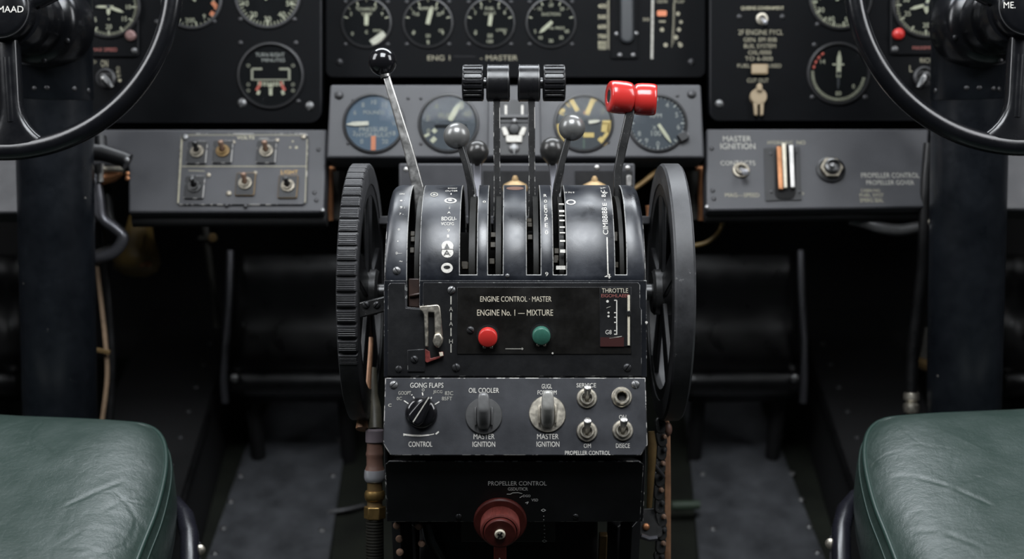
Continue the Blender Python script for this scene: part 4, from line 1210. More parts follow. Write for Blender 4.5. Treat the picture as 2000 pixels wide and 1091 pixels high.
# ================================================================== SEATS
def seat(side, label):
    def X(px): return px if side == 'l' else 2013 - px
    oy = 0 if side == 'l' else -12
    q0 = P(X(330), 862 + oy, 1.42)
    pan = Panel(q0, UP, FWD)
    t = thing('pilot_seat', label, 'seat', level(to_floor(P(X(60), 1000, 1.25))))
    px = [(-420, 800), (-100, 808), (60, 814), (180, 819), (262, 825), (288, 830), (305, 839), (317, 855), (323, 878), (323, 910), (316, 950), (302, 1000), (280, 1055), (255, 1120)]
    out = [Vector(pan.uv(X(x), y + oy)) for x, y in px]
    # close behind the frame
    last = out[-1]; d = (out[-1] - out[-2]).normalized()
    out += [last + d*0.1, last + d*0.22 , last + d*0.27 + Vector(((-1 if side == 'l' else 1)*0.03, -0.01))]
    fx0 = out[0].x
    out += [Vector((fx0, out[-1].y)),]
    # resample smoothly
    def resample(pts, n):
        P_ = [p for p in pts]; N = len(P_)
        dense = []
        for i in range(N):
            p0, p1, p2, p3 = P_[i-1], P_[i], P_[(i+1) % N], P_[(i+2) % N]
            for s in range(12):
                u = s/12
                dense.append(0.5*((2*p1) + (p2-p0)*u + (2*p0-5*p1+4*p2-p3)*u*u + (3*p1-p0-3*p2+p3)*u**3))
        ds = [0]
        for a, b in zip(dense, dense[1:] + dense[:1]): ds.append(ds[-1] + (b-a).length)
        tot = ds[-1]; res = []; j = 0
        for i in range(n):
            s = tot*i/n
            while ds[j+1] < s: j += 1
            f = (s-ds[j])/max(1e-9, ds[j+1]-ds[j]); a = dense[j]; b = dense[(j+1) % len(dense)]
            res.append(a.lerp(b, f))
        return res
    n = 400
    edge = resample(out, n)
    cen = Vector(pan.uv(X(40), 985 + oy))
    creases = []
    for seg, dep in (((205, 1000, 250, 965), 1), ((250, 965, 320, 930), 1.2), ((150, 880, 215, 902), .0), ((120, 1010, 128, 1000), 0), ((128, 1004, 255, 930), 1.3), ((180, 1035, 255, 1031), .8), ((165, 1092, 235, 1065), 1.1), ((40, 845, 112, 896), .8), ((165, 1010, 245, 998), .5), ((100, 1090, 170, 1040), .5)):
        a = Vector(pan.uv(X(seg[0]), seg[1] + oy + 34)); b = Vector(pan.uv(X(seg[2]), seg[3] + oy + 34)); creases.append((a, b, dep * 0.0008))
    if side == 'r':
        creases = []
        for seg, dep in (((1735, 918, 1780, 930), 1), ((1780, 930, 1850, 960), 1.4), ((1850, 960, 1930, 1002), 1.2), ((1765, 1023, 1830, 1042), 1.1), ((1830, 1042, 1910, 1082), 1.0), ((1780, 830, 1850, 855), -.4), ((1850, 855, 1920, 895), -.35), ((1765, 1000, 1800, 990), .6), ((1870, 954, 1910, 942), .6)):
            a = Vector(pan.uv(seg[0], seg[1] + 34)); b = Vector(pan.uv(seg[2], seg[3] + 34)); creases.append((a, b, dep * 0.0008))
    NR = 190
    H = 0.022
    rows = []
    for j in range(NR + 1):
        f = j / NR
        f = 1 - (1 - f)**1.25
        row = []
        for p in edge:
            q = cen.lerp(p, f)
            dd = (1 - f) * (p - cen).length
            z = H * (1 - math.exp(-dd / 0.022)) + 0.012 * (1 - f*f)
            for a, b, dep in creases:
                ab = b - a; u = max(0, min(1, (q-a).dot(ab)/ab.length_squared)); ds = (q - (a + ab*u)).length
                if ds < 0.014:
                    s = (q.x-a.x)*ab.y - (q.y-a.y)*ab.x
                    z -= dep * math.exp(-(ds/0.0027)**2) * min(1, 5*min(u, 1-u) + 0.15) - 0.2*dep * math.exp(-(ds/0.007)**2)
            row.append(pan.M @ Vector((q.x, q.y, z - 0.003)))
        rows.append(row)
    mb = MB(); mb.grid(rows, True); mb.build('cushion_top', M['leather'], t, smooth=80)
    # boxed side
    rows = []
    for z, o in ((-0.003, 0.0005), (-0.012, 0.003), (-0.03, 0.006), (-0.06, 0.0055), (-0.085, 0.002), (-0.098, -0.004), (-0.10, -0.02), (-0.10, -0.10)):
        row = []
        for i, p in enumerate(edge):
            tg = (edge[(i+1) % n] - edge[i-1]).normalized(); nn = Vector((tg.y, -tg.x))
            if nn.dot(p - cen) < 0: nn = -nn
            q = p + nn*o
            row.append(pan.M @ Vector((q.x, q.y, z)))
        rows.append(row)
    mb = MB(); vs = mb.grid(rows, True); mb.face(vs[-1]); mb.build('cushion_side', M['leather'], t, smooth=60)
    mb = MB(); mb.tube([pan.M @ Vector((p.x, p.y, -0.0022)) for p in edge], 0.0029, 10, closed=True); mb.build('piping', M['piping'], t, smooth=80)
    mb = MB()
    row = []
    for i, p in enumerate(edge):
        tg = (edge[(i+1) % n] - edge[i-1]).normalized(); nn = Vector((tg.y, -tg.x))
        if nn.dot(p - cen) < 0: nn = -nn
        row.append(pan.M @ Vector(((p + nn*0.0042).x, (p + nn*0.0042).y, -0.0165)))
    mb.tube(row, 0.0012, 6, closed=True); mb.build('seam', M['piping'], t, smooth=80)
    # tubular frame curving round the front corner
    def fp(x, y, z): return P(X(x), y + oy, z)
    pth = [fp(60, 950, 1.52), fp(200, 960, 1.50), fp(300, 968, 1.475), fp(340, 984, 1.455), fp(361, 1008, 1.43), fp(370, 1045, 1.40), fp(370, 1092, 1.37), fp(368, 1150, 1.34), fp(362, 1300, 1.27)]
    mb = MB(); mb.tube(pth, 0.0105, 18); mb.build('frame_tube', M['frameblack'], t, smooth=80)
    mb = MB(); mb.tube([fp(386, 1060, 1.40), fp(386, 1110, 1.38), fp(386, 1200, 1.34)], 0.004, 8); mb.build('guide_rod', M['tube'], t)
    screw(frame(fp(391, 1073, 1.385), (0.3 if side == 'l' else -0.3, -1, 0.2)), 0.006, t, 'nickel', slot=False, name='bolt')
    for x, y, z in ((355, 1120, 1.35), (80, 1000, 1.45)):
        a = fp(x, y, z); mb = MB(); mb.tube([a, to_floor(a)], 0.0105, 14); mb.build('leg', M['frameblack'], t, smooth=80)
    return t
seat('l', 'green creased leather seat cushion with piped edge at the lower left')
seat('r', 'green creased leather seat cushion with piped edge at the lower right')

# ================================================================== INSTRUMENT PANELS
def slab(pan, pts, thick, front_off=0.0):
    mb = MB(); mb.prism(upx(pan, pts), front_off - thick, front_off, pan.M); return mb
def rounded_px(x0, y0, x1, y1, r, corners=(1, 1, 1, 1)):
    """bl br tr tl in image sense, ccw in panel space"""
    return [(x, -y) for x, y in rounded(x0, x1, -y1, -y0, r, 6, corners)]

# ---- upper centre
YC = 1.70
UC = Panel((0, YC, 0), (0, -1, 0))
uc = thing('instrument_panel', 'wide black upper centre instrument panel with four round gauges', 'instrument panel', frame(P(1008, 150, YC), (0, -1, 0)))
slab(UC, rounded_px(636, -170, 1378, 151, 14), 0.022).build('panel_plate', [M['panel'], M['paneledge']], uc, bevel=0.0016, wear=1)
letter(UC, 'ENG 1', 835, 879, 113, 10, uc, 'lumedim'); letter(UC, '- MASTER', 938, 1011, 113, 10, uc, 'lumedim')
strokes(UC, [(886, 110, 928, 110)], 1.2, uc, 'paneledge')
for x, y in ((663, 121), (1350, 121)): screw(UC.fr(x, y), 7 * YC / F, uc, 'screwdark')
def g4(x, label, nd, words, extra=(), nums=None):
    gauge(UC, x, 45, 50, label, nums=nums or [(a, b) for a, b in (('2', -55), ('4', -30), ('6', 30), ('8', 55), ('0', -125), ('9', 125))], numr=0.70, numh=0.13,
          ticks=(-75, 75, 6, 2), tickr=(0.82, 0.93), needles=nd, words=words, bars=extra, hub=False)
g4(716, 'round black gauge with a big white chip, leftmost of the upper centre row', [(2, 0.36, 0.15, 'lume', -0.10)], [('CHARGE', 0, 0.54, 0.12), ('TEMP', 0, 0.34, 0.12), ('PRESS', 0.42, -0.30, 0.09), ('0', -0.55, -0.42, 0.13), ('c', 0, -0.36, 0.12)],
   [('cream', [(0.20, -0.80, 0.72, -0.42, 0.28)])], nums=[('3', -60), ('5', -32), ('7', 32), ('9', 60)])
g4(836, 'round black gauge with a long slanting needle, second of the upper centre row', [(14, 0.66, 0.16, 'lume', -0.06)], [('AMPERES', 0, 0.56, 0.12), ('10', -0.42, 0.34, 0.13), ('20', 0.42, 0.34, 0.13), ('OIL', 0.52, -0.30, 0.10), ('0', -0.55, -0.36, 0.14), ('8', 0, -0.75, 0.16), ('50', 0, -0.5, 0.13)])
g4(957, 'round black gauge with a short needle, third of the upper centre row', [(8, 0.36, 0.14, 'lume', -0.12)], [('FUEL', 0, 0.56, 0.12), ('QUANT', 0, 0.36, 0.11), ('LITRES', 0.45, -0.28, 0.10), ('2', -0.55, -0.36, 0.14), ('50', 0, -0.5, 0.15), ('100', 0, -0.72, 0.13)])
g4(1076, 'round black gauge with its needle down to the left, rightmost of the upper centre row', [(228, 0.60, 0.13, 'lume', -0.06)], [('SUCTION', 0, 0.34, 0.12), ('OIL PRESS', 0.22, -0.20, 0.10)], nums=[('15', -38), ('20', 0), ('25', 38), ('5', -118), ('10', -145), ('30', 180), ('35', 145), ('40', 118)])

# vertical strip indicator
si = thing('strip_indicator', 'tall black vertical strip indicator with a grey bar on the upper centre panel', 'indicator', UC.fr(1221, 114))
slab(UC, rounded_px(1193, -80, 1246, 115, 4), 0.002, 0.003).build('plate', M['panel'], si, bevel=0.0005)
slab(UC, rounded_px(1210, -80, 1237, 85, 13), 0.001, 0.006).build('bar', plain('grey_strip', (0.022, 0.025, 0.028), 0.4), si, bevel=0.003, bseg=3)
for x, y in ((1204, 67), (1242, 66), (1210, 108), (1236, 108)): screw(UC.fr(x, y, off=0.003), 4.5 * YC / F, si, 'screw', slot=False)
for s, y in (('400', 12), ('500', 33), ('600', 52), ('700', 71), ('800', 84), ('900', 93)): letter(UC, s, 1168, 1184, y, 8, uc, 'lume')
strokes(UC, [(1189, -20, 1189, 97)] + [(1185, 4*i, 1189, 4*i, 1.4) for i in range(1, 24)], 1.5, uc, 'lumedim')
strokes(UC, [(1275, -20, 1273, 115)], 5, uc, 'dimwhite'); letter(UC, '30', 1255, 1268, 38, 6, uc, 'lumedim')
letter(UC, 'GEAR', 1283, 1304, 3, 6, uc, 'lumedim'); letter(UC, 'FLAP', 1318, 1337, 3, 6, uc, 'lumedim')
strokes(UC, [(1317, -10, 1312, 92)], 1, uc, 'lumedim'); strokes(UC, [(1314, 4*i, 1319 - i*0.1, 4*i) for i in range(2, 22)], 1.2, uc, 'lumedim')
slab(UC, rounded_px(1283, 21, 1302, 32, 3), 0.001, 0.002).build('red_tab', M['orange'], uc)
dots(UC, [(1293, 58, 4), (1300, 88, 4.2), (1324, 27, 4), (1330, 43, 3.4), (1326, 58, 4), (1320, 73, 4.4), (1329, 88, 4.4), (1327, 85, 3)], uc, 'lumedim')
letter(UC, '—', 1287, 1300, 42, 3, uc, 'lumedim')
mb = MB()

# ---- lower centre grey gauge panel
YL = 1.60
zt = -(163 - CY) * (YL + 0.008) / F; zb = -(310 - CY) * (YL - 0.006) / F
LC = Panel((0, YL + 0.008, zt), (0, -(zt - zb), 0.014))
lc = thing('instrument_panel', 'grey lower centre panel holding four larger gauges behind the levers', 'instrument panel', LC.fr(1008, 308))
slab(LC, [(637, 308), (1376, 308), (1369, 165), (645, 165)][::1], 0.055).build('panel_plate', [M['grey2'], M['edge2']], lc, bevel=0.003, bseg=3, wear=None)
slab(LC, [(952, 306), (1057, 306), (1054, 168), (954, 168)], 0.001, 0.004).build('centre_plate', M['grey2'], lc, bevel=0.0014)
for x, y in ((662, 186), (1351, 184)): screw(LC.fr(x, y), 9 * YL / F, lc, 'screwdark', slot=False)
for x, y in ((690, 196), (755, 193), (797, 192), (822, 192), (1138, 195), (1323, 187), (795, 280), (680, 280), (1188, 278), (822, 281)): screw(LC.fr(x, y), 3.5 * YL / F, lc, 'screwdark', slot=False)
gauge(LC, 730, 241, 61, 'round gauge with painted blue-glare dial and orange stripe behind the long silver lever', dial='glaredial', ink='dimwhite', nums=[(s, a) for s, a in (('2', -118), ('4', -90), ('6', -60), ('8', -30), ('10', 0), ('12', 30), ('14', 60), ('16', 90), ('18', 118), ('20', 148), ('0', -148))],
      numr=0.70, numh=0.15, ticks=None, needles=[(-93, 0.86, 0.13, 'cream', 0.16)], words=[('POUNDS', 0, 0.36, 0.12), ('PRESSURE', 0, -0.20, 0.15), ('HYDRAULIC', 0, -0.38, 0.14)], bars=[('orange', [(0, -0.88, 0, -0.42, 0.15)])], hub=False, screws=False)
gauge(LC, 876, 241, 60, 'dark slate gauge with a black crossbar half behind the left grey ball', dial='slatedial', ink='lumedim', nums=[(s, a) for s, a in (('4', -35), ('2', -75), ('0', -112), ('60', 62))], numr=0.70, numh=0.17,
      ticks=None, needles=[(28, 0.74, 0.16, 'lume', 0.1)], words=[('FUEL', -0.05, 0.25, 0.17), ('8', 0.40, 0.60, 0.24, 'lume')], bars=[('void', [(-0.45, -0.10, 0.60, -0.10, 0.12)]), ('lume', [(-0.55, -0.62, -0.42, -0.48, 0.15), (-0.50, -0.30, -0.40, -0.20, 0.14), (-0.80, -0.45, -0.62, -0.36, 0.09)])], hub=False, screws=False)
gauge(LC, 1140, 241, 59, 'dark gauge with bold yellow marks behind the right grey ball', dial='greydial', ink='yellow', nums=(), ticks=(-120, -40, 3, 1), tickr=(0.78, 0.9), needles=[(82, 0.55, 0.11, 'cream', 0.16)],
      words=[('7', 0.64, 0.40, 0.16, 'lumedim'), ('0', 0.03, 0.36, 0.12, 'orange')], bars=[('yellow', [(-0.42, 0.80, -0.20, 0.42, 0.15), (0.10, 0.30, 0.34, 0.86, 0.16), (0.28, 0.78, 0.46, 0.84, 0.14), (-0.84, 0.42, -0.62, 0.44, 0.13), (-0.02, -0.40, 0.34, -0.40, 0.16), (0.50, -0.50, 0.72, -0.72, 0.16), (-0.86, -0.05, -0.80, -0.40, 0.10), (-0.80, -0.4, -0.62, -0.66, 0.08)]),
      ('yellow', [(0.62, 0.02, 0.90, 0.02, 0.16), (0.74, 0.02, 0.70, -0.30, 0.26), (0.88, 0.0, 0.80, -0.34, 0.14), (0.80, -0.30, 0.64, -0.52, 0.12)]), ('greenbar', [(0, -0.55, 0, -0.85, 0.07)])], hub=False, screws=False)
gauge(LC, 1284, 241, 59, 'dark slate gauge with a cream needle pointing down right, behind the red lever', dial='slatedial', ink='dimwhite', nums=[(s, a) for s, a in (('4', 28), ('5', 66), ('6', 100), ('0', 180), ('9', 212), ('8', 240))], numr=0.70, numh=0.17,
      ticks=(0, 360, 40, 5), tickr=(0.84, 0.9), needles=[(147, 0.80, 0.11, 'lume', 0.05)], words=[('RPM', -0.05, 0.26, 0.15), ('X', -0.1, -0.15, 0.14), ('100', -0.05, -0.34, 0.18)], hub=False, screws=False, bezel='bezel')
t = thing('gauge_lug', 'small black clamp lug at the lower right of the right slate gauge', 'clamp', LC.fr(1334, 265))
mb = MB(); mb.box(-0.006, 0.006, -0.006, 0.005, 0, 0.008, LC.fr(1333, 268, 0.5)); mb.build('lug', M['blacksatin'], t, bevel=0.001)
screw(LC.fr(1340, 266, off=0.006), 4.5 * YL / F, t, 'screw', slot=False)

# fuel selector insert
si = thing('selector_insert', 'small recessed black insert with white bars and blobs between the throttle shafts', 'indicator', LC.fr(1004, 300))
LCt = Panel(LC.p + LC.n * 0.004, LC.n)
slab(LCt, rounded_px(973, 196, 1035, 240, 3), 0.001, 0.002).build('upper_frame', M['blacksatin'], si, bevel=0.0005)
slab(LCt, [(977, 303), (1031, 303), (1035, 243), (974, 243)], 0.001, 0.0014).build('lower_frame', M['blacksatin'], si)
slab(LCt, [(975, 232), (1033, 232), (1033, 226), (975, 226)], 0.001, 0.006).build('lip', M['bezelgrey'], si, bevel=0.0006)
for x in (988, 1020):
    slab(LCt, rounded_px(x - 2.3, 207, x + 2.3, 225, 1), 0.001, 0.004).build('white_bar', M['white'], si)
slab(LCt, [(980, 251), (987, 249), (994, 262), (992, 267), (984, 266)], 0.001, 0.005).build('white_wing', M['white'], si, bevel=0.001)
slab(LCt, [(1028, 251), (1021, 249), (1013, 262), (1015, 267), (1023, 266)], 0.001, 0.005).build('white_wing', M['white'], si, bevel=0.001)
slab(LCt, [(989, 279), (1019, 279), (1020, 266), (988, 266)], 0.001, 0.005).build('white_plate', M['white'], si, bevel=0.001)
mb = MB(); mb.lathe([(0, 0.008), (0.006, 0.007), (0.008, 0.002), (0.008, 0)], LCt.fr(1004, 254), 28); mb.build('dark_boss', M['blacksatin'], si)
screw(LCt.fr(1005, 238, off=0.005), 5 * YL / F, si, 'screw', slot=False)
screw(LCt.fr(1004, 290, off=0.001), 11 * YL / F, si, 'screw', rot=PI/2)

# ---- box behind the quadrant, with two brass caps
bx = thing('quadrant_base', 'dark grey box behind the pedestal carrying two brass caps', 'box', frame(P(1010, 420, 1.55), (0, -1, 0)))
PX = Panel((0, 1.55, 0), (0, -1, 0))
slab(PX, [(779, 470), (1240, 470), (1240, 319), (779, 319)], 0.12).build('casing', [M['grey'], M['edge2']], bx, bevel=0.002)
slab(PX, [(1123, 470), (1235, 470), (1235, 334), (1123, 334)], 0.001, 0.002).build('dark_insert', M['blacksatin'], bx)
slab(PX, [(944, 470), (1080, 470), (1080, 334), (944, 334)], 0.001, 0.002).build('dark_insert', M['blacksatin'], bx)
for x, y in ((1166, 327), (1226, 328), (793, 331)): screw(PX.fr(x, y), 5 * 1.55 / F, bx, 'steel', slot=False)
slab(PX, rounded_px(1223, 342, 1233, 364, 4), 0.001, 0.005).build('steel_pin', M['steel'], bx, bevel=0.001)
def brass_cap(px, py, label):
    c = P(px, py, 1.50); k = 26 * 1.50 / F
    t = thing('brass_cap', label, 'cap', level(c))
    fr = frame(c - Vector((0, 0, k*0.6)), (0, -0.2, 1), (0, 1, 0))
    mb = MB(); mb.lathe([(0, 0), (k*0.9, 0), (k*0.95, k*0.25), (k*0.85, k*0.48), (k*0.5, k*0.66), (k*0.26, k*0.78), (k*0.22, k*1.0), (k*0.12, k*1.15), (0, k*1.16)], fr, 36); mb.build('dome', M['capbrass'], t, smooth=50)
    mb = MB(); mb.lathe([(k*0.6, -0.09), (k*0.6, 0), (0, 0)], fr, 24); mb.build('stem', M['brassdark'], t)
mb = MB(); mb.box(-0.16, 0.16, 1.462, 1.60, P(0, 440, 1.5).z, P(0, 425, 1.5).z); mb.build('shelf', M['grey'], bx, bevel=0.001)
brass_cap(1006, 357, 'brass cap behind the pedestal top between the throttle shafts')
brass_cap(1161, 358, 'brass cap behind the pedestal top left of the red lever')

# ---- left black panel
LP = Panel((0, 1.66, 0), (0, -1, 0))
lp = thing('instrument_panel', 'black left instrument panel with a rounded lower corner behind the left control wheel', 'instrument panel', frame(P(300, 240, 1.66), (0, -1, 0)))
slab(LP, rounded_px(-420, -190, 628, 240, 24, (0, 1, 0, 0)), 0.022).build('panel_plate', [M['panel'], M['paneledge']], lp, bevel=0.0016, wear=1)
slab(LP, rounded_px(120, -150, 272, 111, 6), 0.003, 0.004).build('sub_panel', [M['panel'], M['paneledge']], lp, bevel=0.0008, wear=1)
LPs = Panel(LP.p + LP.n * 0.004, LP.n)
screw(LPs.fr(262, 99), 6 * 1.66 / F, lp, 'screw'); screw(LP.fr(605, 207), 9 * 1.66 / F, lp, 'screw'); screw(LP.fr(473, 201), 9.5 * 1.66 / F, lp, 'screw')
for x, y in ((306, 43), (418, 42), (470, 84), (578, 84), (583, 198), (470, 38), (575, 38)): screw(LP.fr(x, y), 5 * 1.66 / F, lp, 'screwdark', slot=False)
letter(LPs, 'MAX SPEED', 180, 229, 97, 7, lp, 'pinktext')
letter(LP, 'ON', 197, 211, 124, 14, lp, 'lumedim'); letter(LP, '- O', 176, 188, 121, 6, lp, 'lumedim')
for i, s in enumerate('OFF.'): letter(LP, s, 227 + i*1.2, 234 + i*1.2, 133 + i*8, 6, lp, 'lumedim')
clock = [(str(a // 30 * 10 or 0), a) for a in range(0, 360, 30)]
gauge(LPs, 213, 14, 62, 'round black gauge with cream hands half behind the left control column', nums=[(s, a) for s, a in (('20', 180), ('15', 127), ('10', 90), ('25', 230))], numr=0.62, numh=0.14, ticks=(0, 360, 60, 5), tickr=(0.80, 0.90), needles=[(180, 0.26, 0.10, 'lume', 0), (110, 0.5, 0.09, 'lume', 0.08), (-90, 0.4, 0.07, 'lume')], words=[('.', 0, -0.38, 0.05)], screws=False)
gauge(LP, 375, -2, 60, 'round black gauge with red range marks behind the left control wheel rim', nums=[(s, a) for s, a in (('200', 185), ('9', 145), ('0', 235), ('5', 90))], numr=0.70, numh=0.15, ticks=(130, 330, 20, 4), tickr=(0.82, 0.90), needles=[(300, 0.7, 0.06, 'lume')], bars=[('orange', [(0.66, -0.10, 0.80, -0.26, 0.14), (0.70, -0.42, 0.62, -0.54, 0.13), (0.80, -0.20, 0.76, -0.34, 0.08)])], screws=False, bezel='bezelgrey')
gauge(LP, 523, -8, 65, 'round black gauge with cream numerals beside the right end of the left panel', nums=[(s, a) for s, a in (('30', 180), ('40', 143), ('50', 109), ('20', 217), ('10', 251), ('60', 72), ('0', 288))], numr=0.70, numh=0.16, ticks=(0, 360, 50, 5), tickr=(0.80, 0.90), needles=[(20, 0.6, 0.06, 'lume')], screws=False, bezel='bezelgrey')
gauge(LP, 529, 148, 66, 'round turn indicator with red and cream bars near the right end of the left panel', nums=(), ticks=None, needles=(), hub=False, screws=False, bezel='bezel', ink='lumedim',
      words=[('TURN RIGHT', -0.02, 0.62, 0.12, 'dimwhite', 0.86), ('MINUTES', 0.08, 0.46, 0.10, 'dimwhite', 0.68)] + [('o', sx*0.66, sy, 0.10) for sx in (-1, 1) for sy in (0.30, -0.26, -0.44)],
      bars=[('lumedim', [(-0.55, 0.20, -0.25, 0.20, 0.07), (0.25, 0.20, 0.55, 0.20, 0.07), (-0.55, 0.2, -0.55, -0.14, 0.07), (0.55, 0.2, 0.55, -0.14, 0.07), (-0.5, -0.12, 0.5, -0.12, 0.04)]), ('lume', [(-0.36 + i*0.09, -0.17 - 0.02*(1-abs(i-4)/4), -0.36 + i*0.09, -0.30 - 0.02*(1-abs(i-4)/4), 0.045) for i in range(9)] + [(0.0, -0.26, 0.0, -0.58, 0.10), (-0.06, -0.34, 0.06, -0.34, 0.1), (-0.34, -0.44, -0.38, -0.56, 0.09), (0.34, -0.44, 0.38, -0.56, 0.09)]),
            ('redmark', [(-0.28, -0.18, -0.42, -0.44, 0.09), (0.28, -0.18, 0.42, -0.44, 0.09)])])
t = tag(MB().lathe([(0, 0.006), (0.004, 0.006), (0.0068, 0.004), (0.007, 0)], LPs.fr(256, 70), 24).build('indicator_lamp', plain('pinkish_lamp', (0.22, 0.13, 0.12), 0.35)), 'small pinkish lamp right of the gauge behind the left column', 'lamp')
# rotary switches
def rotary(pan, px, py, rp, label, ang):
    fr = pan.fr(px, py); k = rp * pan.k(px, py)
    t = thing('rotary_switch', label, 'switch', fr)
    mb = MB(); mb.lathe([(k, 0), (k, 0.004), (k*0.8, 0.006), (k*0.72, 0.004), (k*0.7, 0.001), (0, 0.001)], fr, 40); mb.build('ring', M['bezelgrey'], t)
    mb = MB(); m2 = rot_local(fr, ang)
    mb.lathe([(k*0.5, 0), (k*0.45, 0.010), (0, 0.011)], fr, 24); mb.build('boss', M['blacksteel'], t)
    mb = MB(); mb.tube([m2 @ Vector((-k*0.1, 0, 0.010)), m2 @ Vector((k*0.6, 0, 0.014)), m2 @ Vector((k*1.55, 0, 0.016))], [k*0.34, k*0.44, k*0.26], 12); mb.build('arm', M['darksteel'], t, smooth=60)
    mb = MB(); mb.sphere(fr @ Vector((-k*0.25 if ang < -90 or ang > 90 else k*0.0, -k*0.2, 0.015)), k*0.22, 20, 12); mb.build('pivot', M['steel'], t)
rotary(LP, 208, 153, 19, 'dark rotary switch with a slanting arm left of the left control wheel rim', -50)
RP = Panel((0, 1.66, 0), (0, -1, 0))
rotary(RP, 1803, 150, 20, 'dark rotary switch with a slanting arm right of the right control wheel rim', -125)

# ---- right black panel
rp = thing('instrument_panel', 'black right instrument panel with cream stencil lines behind the right control wheel', 'instrument panel', frame(P(1700, 236, 1.66), (0, -1, 0)))
slab(RP, rounded_px(1386, -190, 2450, 236, 18, (1, 0, 0, 0)), 0.022).build('panel_plate', [M['panel'], M['paneledge']], rp, bevel=0.0016, wear=1)
slab(RP, rounded_px(1738, -150, 1900, 107, 6), 0.003, 0.004).build('sub_panel', [M['panel'], M['paneledge']], rp, bevel=0.0008, wear=1)
RPs = Panel(RP.p + RP.n * 0.004, RP.n)
for s, xa, xb, y, h, m in (('QUEENE-GOVERNMENT', 1447, 1531, 16.5, 8, 'lume'), ('2F ENGINE FYCL', 1442, 1529, 63, 10, 'lumedim'), ('GEN. EPI 00B', 1452, 1517, 77.5, 8, 'lumedim'), ('BUIL SYSTEM', 1453, 1515, 90, 8, 'lumedim'), ('OIL/000', 1461, 1506, 102.5, 8, 'lumedim'), ('TO 6-000', 1455, 1509, 114.5, 8, 'lumedim'), ('FUEL', 1440, 1465, 128.5, 7, 'lumedim'), ('USED', 1500, 1526, 128.5, 7, 'lumedim'), ('CUT OUT', 1459, 1501, 157, 8, 'lumedim')):
    letter(RP, s, xa, xb, y, h, rp, m)
screw(RP.fr(1405, 203), 8.5 * 1.66 / F, rp, 'screw'); screw(RPs.fr(1748, 96), 6.5 * 1.66 / F, rp, 'screw')
for x, y in ((1444, 33), (1528, 33), (1597, 48), (1591, 88), (1587, 190), (1690, 190)): screw(RP.fr(x, y), 5.5 * 1.66 / F, rp, 'screwdark', slot=False)
letter(RPs, 'MAXIMUM', 1782, 1830, 93.5, 6.5, rp, 'pinktext'); letter(RP, 'RICH', 1797, 1821, 118, 9, rp, 'lumedim'); letter(RP, 'L', 1776, 1782, 134, 12, rp, 'lumedim')
toggle(RP, 1488, 37, 12, 'small chrome toggle switch at the top of the right panel stencil lines', -35, 12, ('nickel', 'chrome'))
t = thing('rocker_switch', 'small tan rocker block between the FUEL and USED lettering', 'switch', RP.fr(1482, 135))
slab(RP, rounded_px(1466, 126, 1498, 146, 3), 0.002, 0.006).build('rocker', M['tan'], t, bevel=0.002)
t = thing('fuel_key', 'pale brass key-shaped lever at the bottom of the right panel stencil lines', 'lever', RP.fr(1480, 195))
kf = RP.fr(1480, 190); kk = 1.66 / F
mb = MB(); mb.lathe([(0, 0.009), (15*kk, 0.009), (16.5*kk, 0.006), (16.5*kk, 0.001), (0, 0.001)], kf, 36); mb.build('head', M['tan'], t)
mb = MB(); mb.prism([(-4*kk, 10*kk), (-5.5*kk, 18*kk), (-3*kk, 24*kk), (3*kk, 24*kk), (5.5*kk, 18*kk), (4*kk, 10*kk)], 0.006, 0.014, kf); mb.build('finial', M['tan'], t, bevel=0.001)
mb = MB(); mb.prism([(-11*kk, -8*kk), (-8.5*kk, -36*kk), (-3*kk, -38*kk), (-2.5*kk, -10*kk)], 0.002, 0.009, kf); mb.prism([(2.5*kk, -10*kk), (3*kk, -38*kk), (8.5*kk, -36*kk), (10*kk, -8*kk)], 0.002, 0.009, kf); mb.build('fork', M['tan'], t, bevel=0.001)
gauge(RP, 1641, -2, 62, 'round black gauge at the top left of the right panel, half behind the wheel rim', nums=[(s, a) for s, a in (('40', 205), ('30', 240), ('20', 275), ('50', 160))], numr=0.70, numh=0.16, ticks=(150, 330, 40, 5), tickr=(0.80, 0.90), needles=[(70, 0.6, 0.05, 'lume')], screws=False)
gauge(RP, 1637, 144, 62, 'round black gauge with long upright needle and dashed arc by the right wheel rim', nums=[(s, a) for s, a in (('14', -52), ('0', 130), ('80', 180))], numr=0.62, numh=0.13, ticks=(100, 275, 44, 0), tickr=(0.76, 0.86), needles=[(2, 0.70, 0.13, 'lume', -0.12), (182, 0.5, 0.07, 'bezelgrey', 0)], words=[('- -', 0, 0.29, 0.05, 'lume', 0.36)], bars=[('redmark', [(math.sin(R(a))*0.8, math.cos(R(a))*0.8, math.sin(R(a+7))*0.8, math.cos(R(a+7))*0.8, 0.07) for a in (282, 294, 306, 318)])], screws=False)
gauge(RPs, 1808, 10, 66, 'round black gauge with cream hands half behind the right control column', nums=[(s, a) for s, a in (('20', 180), ('25', 245), ('30', 285), ('15', 130))], numr=0.60, numh=0.14, ticks=(0, 360, 60, 5), tickr=(0.80, 0.90), needles=[(180, 0.26, 0.10, 'lume', 0), (255, 0.5, 0.09, 'lume', 0.08), (20, 0.5, 0.08, 'lume')], screws=False)
tag(MB().lathe([(0, 0.008), (0.004, 0.0075), (0.0072, 0.005), (0.0078, 0)], RPs.fr(1754, 67), 24).build('indicator_lamp', M['redbutton']), 'small red lamp left of the gauge behind the right column', 'lamp')

